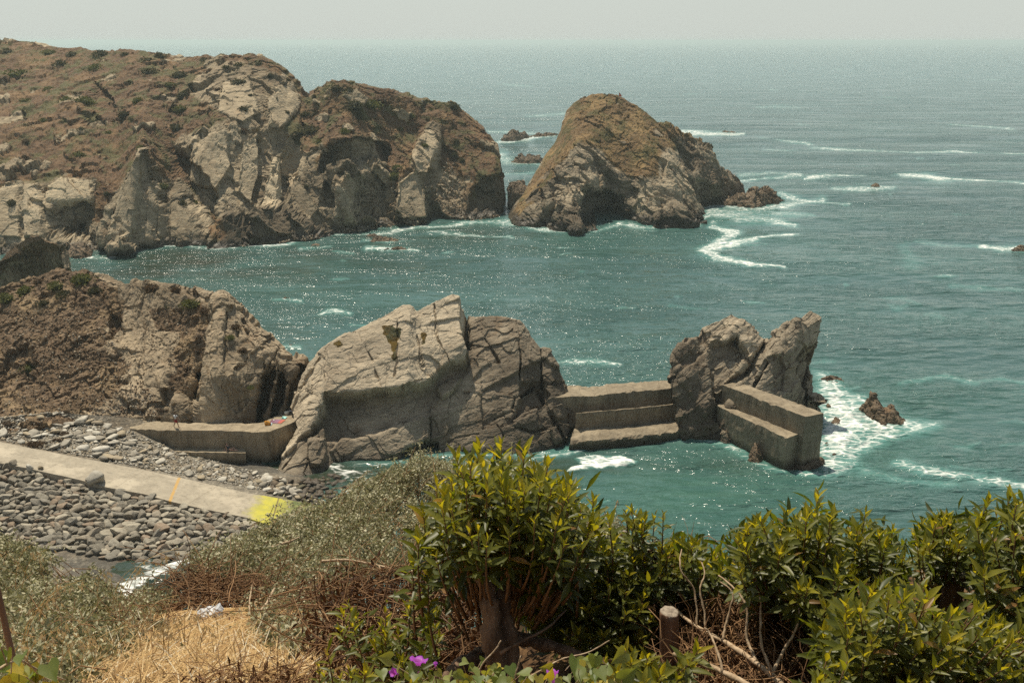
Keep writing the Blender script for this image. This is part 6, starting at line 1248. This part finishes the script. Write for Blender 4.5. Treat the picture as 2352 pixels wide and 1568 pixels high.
for k, (sx_, sy_, r_, mi) in enumerate([(60,660,26,1),(130,650,24,1),(150,668,26,0),(190,632,30,1),(15,680,26,1),(350,652,22,2),(405,660,20,2),(440,690,24,1),(470,705,20,2),(65,840,22,1),(390,700,12,0),(540,745,14,2),(560,800,14,2),(455,800,16,2),(530,770,13,1),(8,985,24,2),(575,885,10,1),(90,640,16,2),(100,690,18,0),(215,660,22,0)]):
    G = on_hill(sx_, sy_+r_*.4); s = r_/F*math.hypot(G[1], G[2]-H)*1.1
    o = bpy.data.objects.new('shrub', CL[mi*3+k % 3]); COL.objects.link(o); o.location = G+[0, -.1, -s*.1]; o.scale = (s, s*.9, s*.95); o.rotation_euler = (0, 0, k*2.3)
    lab = f'{WH[mi]} shrub on the {"crest" if sy_ < 715 else "face"} of the near left hill' + (' towards its seaward end' if sx_ > 300 else ' by the left edge')
    tag(o, lab, 'shrub', lab.replace('shrub', 'shrubs'))
for k, (sx_, sy_) in enumerate([(130,1012),(150,1000),(75,1022),(95,1018),(15,975)]):
    G = ground_at(sx_, sy_); o = bpy.data.objects.new('shrub', CL[6+k % 3]); COL.objects.link(o); s = .55+.1*(k % 3); o.location = G; o.scale = (s*1.6, s, s); tag(o, 'low dry brown shrub among the pale stones above the slipway', 'shrub', 'low dry shrubs above the slipway')

# ---------- things on the walkway ----------
def flat_cloth(name, label, cat, c4, mat, th=.03, seed=0):
    P4_ = np.array(c4, float); n = 14; u, v_ = np.meshgrid(np.linspace(0, 1, n), np.linspace(0, 1, n)); u = u[..., None]; v_ = v_[..., None]
    V = P4_[0]*(1-u)*(1-v_)+P4_[1]*u*(1-v_)+P4_[2]*u*v_+P4_[3]*(1-u)*v_; V[..., 2] += th+.05*np.abs(fbm(V*2.2, 3, seed)); o = mesh_np(name, V, quads=grid_quads(n, n), mat=mat, attrs={'var': u[..., 0]*np.ones((n, n))}); return tag(o, label, cat)
zt_ = 3.72
m = M('striped_towel'); v = m.attr('var'); c = m.ramp(v, [(0, (.12, .04, .06)), (.3, (.22, .12, .17)), (.6, (.24, .13, .19)), (.75, (.38, .10, .09)), (1, (.42, .13, .08))]); MT = m.done(m.bsdf(c, .9, .1))
def wv(cx, cy): return g((600+cx/16.8)*.98, (940+cy/16.8)*.98, zt_)
flat_cloth('towel', 'purple and red beach towel on the bent arm of the walkway', 'towel', [wv(520,860), wv(990,880), wv(1170,740), wv(640,720)], MT, .04, 3)
flat_cloth('towel', 'turquoise towel with a dark cap on it near the slab rock', 'towel', [wv(990,690), wv(1150,705), wv(1230,630), wv(1060,600)], simple_mat('turquoise', (.30, .55, .52), .9, .1), .05, 4)
flat_cloth('cloth', 'small light blue cloth beside the orange bag', 'cloth', [wv(560,910), wv(600,970), wv(650,880), wv(600,850)], simple_mat('light_blue', (.33, .42, .46), .9, .1), .05, 5)
def lump(name, label, cat, at, s3, mat, seed):
    V, Fc = stone_mesh(seed, 3, 3, .9, 1.0, .12); o = mesh_np(name, V*s3, tris=Fc, mat=mat); o.location = at+np.array([0, 0, s3[2]*.75]); return tag(o, label, cat)
lump('beach_bag', 'slumped orange and yellow beach bag at the corner of the walkway', 'bag', wv(470,930), np.array([.42, .26, .30]), simple_mat('orange_fabric', (.48, .22, .03), .8, .2, .4, 3), 701)
lump('sun_hat', 'round white sun hat lying between towel and folding chair', 'hat', wv(1212,500), np.array([.30, .30, .20]), simple_mat('white_straw', (.72, .66, .54), .9, .1), 702)
lump('cap', 'small dark cap on the turquoise towel', 'cap', wv(1060,672), np.array([.14, .12, .10]), simple_mat('dark_cap', (.03, .05, .04), .9, .1), 703)
lump('white_bottle_bag', 'small white pouch on the left end of the purple towel', 'pouch', wv(715,780), np.array([.16, .13, .10]), simple_mat('white_pouch', (.6, .55, .52), .8, .2), 704)
ch = empty('beach_chair', wv(1400,430), label='low pink and white beach chair at the end of the walkway', cat='chair')
pink = simple_mat('pink_fabric', (.62, .34, .34), .8, .1); wht = simple_mat('white_fabric', (.75, .66, .60), .8, .1)
def slab(name, c, s3, rotx, mat, par, rz=0):
    bm = bmesh.new(); bmesh.ops.create_cube(bm, size=1); bmesh.ops.bevel(bm, geom=bm.edges[:], offset=.08, segments=2, affect='EDGES'); me = bpy.data.meshes.new(name); bm.to_mesh(me); bm.free(); me.materials.append(mat)
    o = bpy.data.objects.new(name, me); COL.objects.link(o); o.scale = s3; o.rotation_euler = (rotx, 0, rz); o.parent = par; o.location = c; return o
slab('seat', (-.15, 0, .16), (.62, .42, .05), 0, wht, ch); slab('backrest', (.28, .05, .62), (.10, .42, .95), -.12, pink, ch)
for dx_, dy_ in ((-.42, -.2), (-.42, .2), (.16, -.2), (.16, .2)): slab('leg', (dx_, dy_, .08), (.03, .03, .16), 0, wht, ch)

# ---------- people ----------
skin = simple_mat('tanned_skin', (.22, .105, .06), .6, .3, .1); skin2 = simple_mat('fair_skin', (.52, .30, .21), .6, .3, .1); hair = simple_mat('dark_hair', (.02, .014, .010), .7, .2)
white_c = simple_mat('white_shirt', (.55, .57, .57), .9, .1); red_c = simple_mat('red_shorts', (.30, .02, .02), .9, .1); navy = simple_mat('navy_shirt', (.03, .04, .055), .9, .1)
def skin_body(name, J, E, mat, par, root=0):
    me = bpy.data.meshes.new(name); names = list(J); me.from_pydata([J[k][0] for k in names], [(names.index(a), names.index(b)) for a, b in E], []); me.materials.append(mat)
    o = bpy.data.objects.new(name, me); COL.objects.link(o); o.parent = par; sm_ = o.modifiers.new('skin', 'SKIN'); sm_.use_smooth_shade = True
    for i, k in enumerate(names):
        r_ = J[k][1]; sv = me.skin_vertices[0].data[i]; sv.radius = (r_, r_) if np.isscalar(r_) else r_; sv.use_root = (i == root)
    ss = o.modifiers.new('sub', 'SUBSURF'); ss.levels = 1; ss.render_levels = 2; return o
def fingers(J, E, hand, d, side):
    """five bent fingers on a palm"""
    h_ = np.array(J[hand][0]); d = unit(np.array(d, float)); s_ = unit(np.array(side, float))
    for k, (o_, L_) in enumerate([(-.03, .075), (-.01, .085), (.012, .08), (.032, .062)]):
        a = h_+s_*o_+d*.045; b = a+d*L_*.55; c_ = b+unit(d+np.array([0, 0, -.5]))*L_*.45
        J[f'{hand}f{k}a'] = (a, .010); J[f'{hand}f{k}b'] = (b, .009); J[f'{hand}f{k}c'] = (c_, .007); E += [(hand, f'{hand}f{k}a'), (f'{hand}f{k}a', f'{hand}f{k}b'), (f'{hand}f{k}b', f'{hand}f{k}c')]
    a = h_+s_*-.045; b = a+unit(d-s_*.9)*.05; J[hand+'ta'] = (a, .012); J[hand+'tb'] = (b, .010); E += [(hand, hand+'ta'), (hand+'ta', hand+'tb')]
# walker, striding to the left with back to us; x is along the stride
base = g(405, 981.5, 3.75); w1 = empty('person', base, label='person in white shirt and red shorts walking on the concrete walkway', cat='person')
J = {'hip': ((0, 0, .93), (.15, .11)), 'waist': ((.0, 0, 1.08), (.13, .10)), 'chest': ((.01, 0, 1.30), (.17, .11)), 'neck': ((.02, 0, 1.47), .055), 'head': ((.03, 0, 1.58), .085), 'crown': ((.03, 0, 1.68), .085),
 'lh': ((-.04, .09, .88), .085), 'lk': ((-.15, .09, .50), .056), 'la': ((-.30, .09, .09), .038), 'lt': ((-.16, .09, .03), .032), 'rh': ((.06, -.09, .88), .085), 'rk': ((.23, -.09, .50), .056), 'ra': ((.30, -.09, .09), .038), 'rt': ((.44, -.09, .04), .032),
 'ls': ((-.16, .06, 1.42), .05), 'le': ((-.24, .08, 1.14), .04), 'lw': ((-.26, .04, .90), .026), 'lhand': ((-.26, .03, .83), (.035, .018)), 'rs': ((.18, -.06, 1.42), .05), 're': ((.30, -.08, 1.16), .04), 'rw': ((.40, -.10, .96), .026), 'rhand': ((.44, -.10, .90), (.035, .018))}
E = [('hip', 'waist'), ('waist', 'chest'), ('chest', 'neck'), ('neck', 'head'), ('head', 'crown'), ('hip', 'lh'), ('lh', 'lk'), ('lk', 'la'), ('la', 'lt'), ('hip', 'rh'), ('rh', 'rk'), ('rk', 'ra'), ('ra', 'rt'), ('chest', 'ls'), ('ls', 'le'), ('le', 'lw'), ('lw', 'lhand'), ('chest', 'rs'), ('rs', 're'), ('re', 'rw'), ('rw', 'rhand')]
fingers(J, E, 'lhand', (0, 0, -1), (1, 0, 0)); fingers(J, E, 'rhand', (.5, 0, -.8), (.8, 0, .5))
skin_body('body', J, E, skin, w1)
skin_body('shirt', {'a': ((0, 0, 1.0), (.165, .135)), 'b': ((.01, 0, 1.25), (.185, .13)), 'c': ((.015, 0, 1.42), (.12, .085)), 'l': ((-.17, .06, 1.42), .068), 'l2': ((-.215, .07, 1.27), .062), 'r': ((.19, -.06, 1.42), .068), 'r2': ((.25, -.07, 1.29), .062)}, [('a', 'b'), ('b', 'c'), ('c', 'l'), ('l', 'l2'), ('c', 'r'), ('r', 'r2')], white_c, w1)
skin_body('shorts', {'a': ((0, 0, 1.0), (.165, .135)), 'b': ((0, 0, .86), (.18, .14)), 'l': ((-.07, .09, .74), .11), 'l2': ((-.11, .09, .60), .105), 'r': ((.10, -.09, .74), .11), 'r2': ((.17, -.09, .60), .105)}, [('a', 'b'), ('b', 'l'), ('l', 'l2'), ('b', 'r'), ('r', 'r2')], red_c, w1)
skin_body('hair', {'a': ((.03, .01, 1.60), .098), 'b': ((.035, .0, 1.68), .102)}, [('a', 'b')], hair, w1)
# sunbather on the bench: leaning back on both arms, legs stretched to the right, one knee bent
base = g(528, 1034.5, 1.58); w2 = empty('person', base, label='person in dark shirt sitting with stretched legs on the low concrete bench', cat='person')
J = {'hip': ((0, 0, .12), (.15, .12)), 'waist': ((-.10, .02, .30), (.12, .10)), 'chest': ((-.24, .04, .52), (.16, .11)), 'neck': ((-.32, .05, .68), .05), 'head': ((-.33, .04, .80), .085), 'crown': ((-.33, .03, .90), .082),
 'lh': ((.08, -.09, .11), .085), 'lk': ((.50, -.10, .12), .055), 'la': ((.90, -.10, .07), .036), 'lt': ((.96, -.12, .18), .03), 'rh': ((.08, .09, .12), .085), 'rk': ((.40, .12, .34), .056), 'ra': ((.62, .10, .06), .036), 'rt': ((.76, .10, .04), .03),
 'ls': ((-.26, -.14, .60), .045), 'le': ((-.34, -.17, .33), .036), 'lw': ((-.30, -.16, .08), .025), 'lhand': ((-.33, -.16, .03), (.035, .018)), 'rs': ((-.26, .20, .60), .045), 're': ((-.46, .12, .36), .036), 'rw': ((-.60, .02, .08), .025), 'rhand': ((-.64, .01, .03), (.035, .018))}
E = [('hip', 'waist'), ('waist', 'chest'), ('chest', 'neck'), ('neck', 'head'), ('head', 'crown'), ('hip', 'lh'), ('lh', 'lk'), ('lk', 'la'), ('la', 'lt'), ('hip', 'rh'), ('rh', 'rk'), ('rk', 'ra'), ('ra', 'rt'), ('chest', 'ls'), ('ls', 'le'), ('le', 'lw'), ('lw', 'lhand'), ('chest', 'rs'), ('rs', 're'), ('re', 'rw'), ('rw', 'rhand')]
fingers(J, E, 'lhand', (-1, 0, 0), (0, 1, 0)); fingers(J, E, 'rhand', (-1, 0, 0), (0, 1, 0))
skin_body('body', J, E, skin2, w2)
skin_body('shirt', {'a': ((-.02, 0, .16), (.165, .135)), 'b': ((-.14, .03, .36), (.155, .13)), 'c': ((-.26, .045, .58), (.15, .11)), 'l': ((-.27, -.14, .60), .062), 'l2': ((-.30, -.155, .48), .055), 'r': ((-.27, .20, .60), .062), 'r2': ((-.33, .18, .50), .055)}, [('a', 'b'), ('b', 'c'), ('c', 'l'), ('l', 'l2'), ('c', 'r'), ('r', 'r2')], navy, w2)
skin_body('hair', {'a': ((-.345, .06, .80), .098), 'b': ((-.335, .04, .90), .10), 'c': ((-.38, .08, .66), .06)}, [('a', 'b'), ('a', 'c')], hair, w2)
# gull on the ridge, banner on the island
G = on_head(968, 238); zg = G+[0, 0, .25]; mb = MB(); gl = empty('seagull', G+[0, 0, .1], label='seagull with white head perched on the crest of the seaward ridge', cat='seagull')
gwhite = simple_mat('gull_white', (.75, .75, .72), .8, .1); ggrey = simple_mat('gull_grey', (.06, .065, .07), .8, .1)
skin_body('body', {'a': ((.30, 0, .30), (.07, .05)), 'b': ((.05, 0, .38), (.14, .13)), 'c': ((-.12, 0, .50), (.12, .11)), 'd': ((-.18, 0, .68), (.07, .07)), 'e': ((-.19, 0, .80), (.085, .08)), 'f': ((-.33, 0, .78), (.02, .02))}, [('b', 'a'), ('b', 'c'), ('c', 'd'), ('d', 'e'), ('e', 'f')], gwhite, gl)
skin_body('wings', {'a': ((-.10, 0, .50), (.135, .14)), 'b': ((.10, 0, .40), (.15, .15)), 'c': ((.40, 0, .27), (.05, .06))}, [('a', 'b'), ('b', 'c')], ggrey, gl)
for s_ in (-.04, .04): skin_body('leg', {'a': ((.0, s_, .30), .015), 'b': ((.0, s_, 0), .015), 'c': ((-.08, s_, 0), .015)}, [('a', 'b'), ('b', 'c')], simple_mat('gull_leg', (.4, .2, .08)), gl)
ftop = p(1422, 213, 284.5); fl = empty('flag', ftop-[0, 0, 2.6], label='small orange red triangular flag flying above the island summit', cat='flag')
mb = MB(); mb.tube([[0, 0, -.6], [0, 0, 2.75]], [.035, .02], 6, .5); adopt_ = mesh_np('pole', np.vstack(mb.v), np.vstack(mb.q), np.vstack(mb.t), simple_mat('grey_pole', (.3, .3, .3)), parent=fl)
n = 10; V = []
for a in range(n+1):
    for b in range(n+1):
        u, v_ = a/n, b/n; V.append((.02+.85*u*(1-v_)**.9, .10*math.sin(u*5), 2.7-1.15*(1-v_)))
mesh_np('banner', np.array(V), quads=grid_quads(n+1, n+1), mat=simple_mat('orange_red_cloth', (.55, .12, .05), .8, .1), parent=fl)
mb = MB()
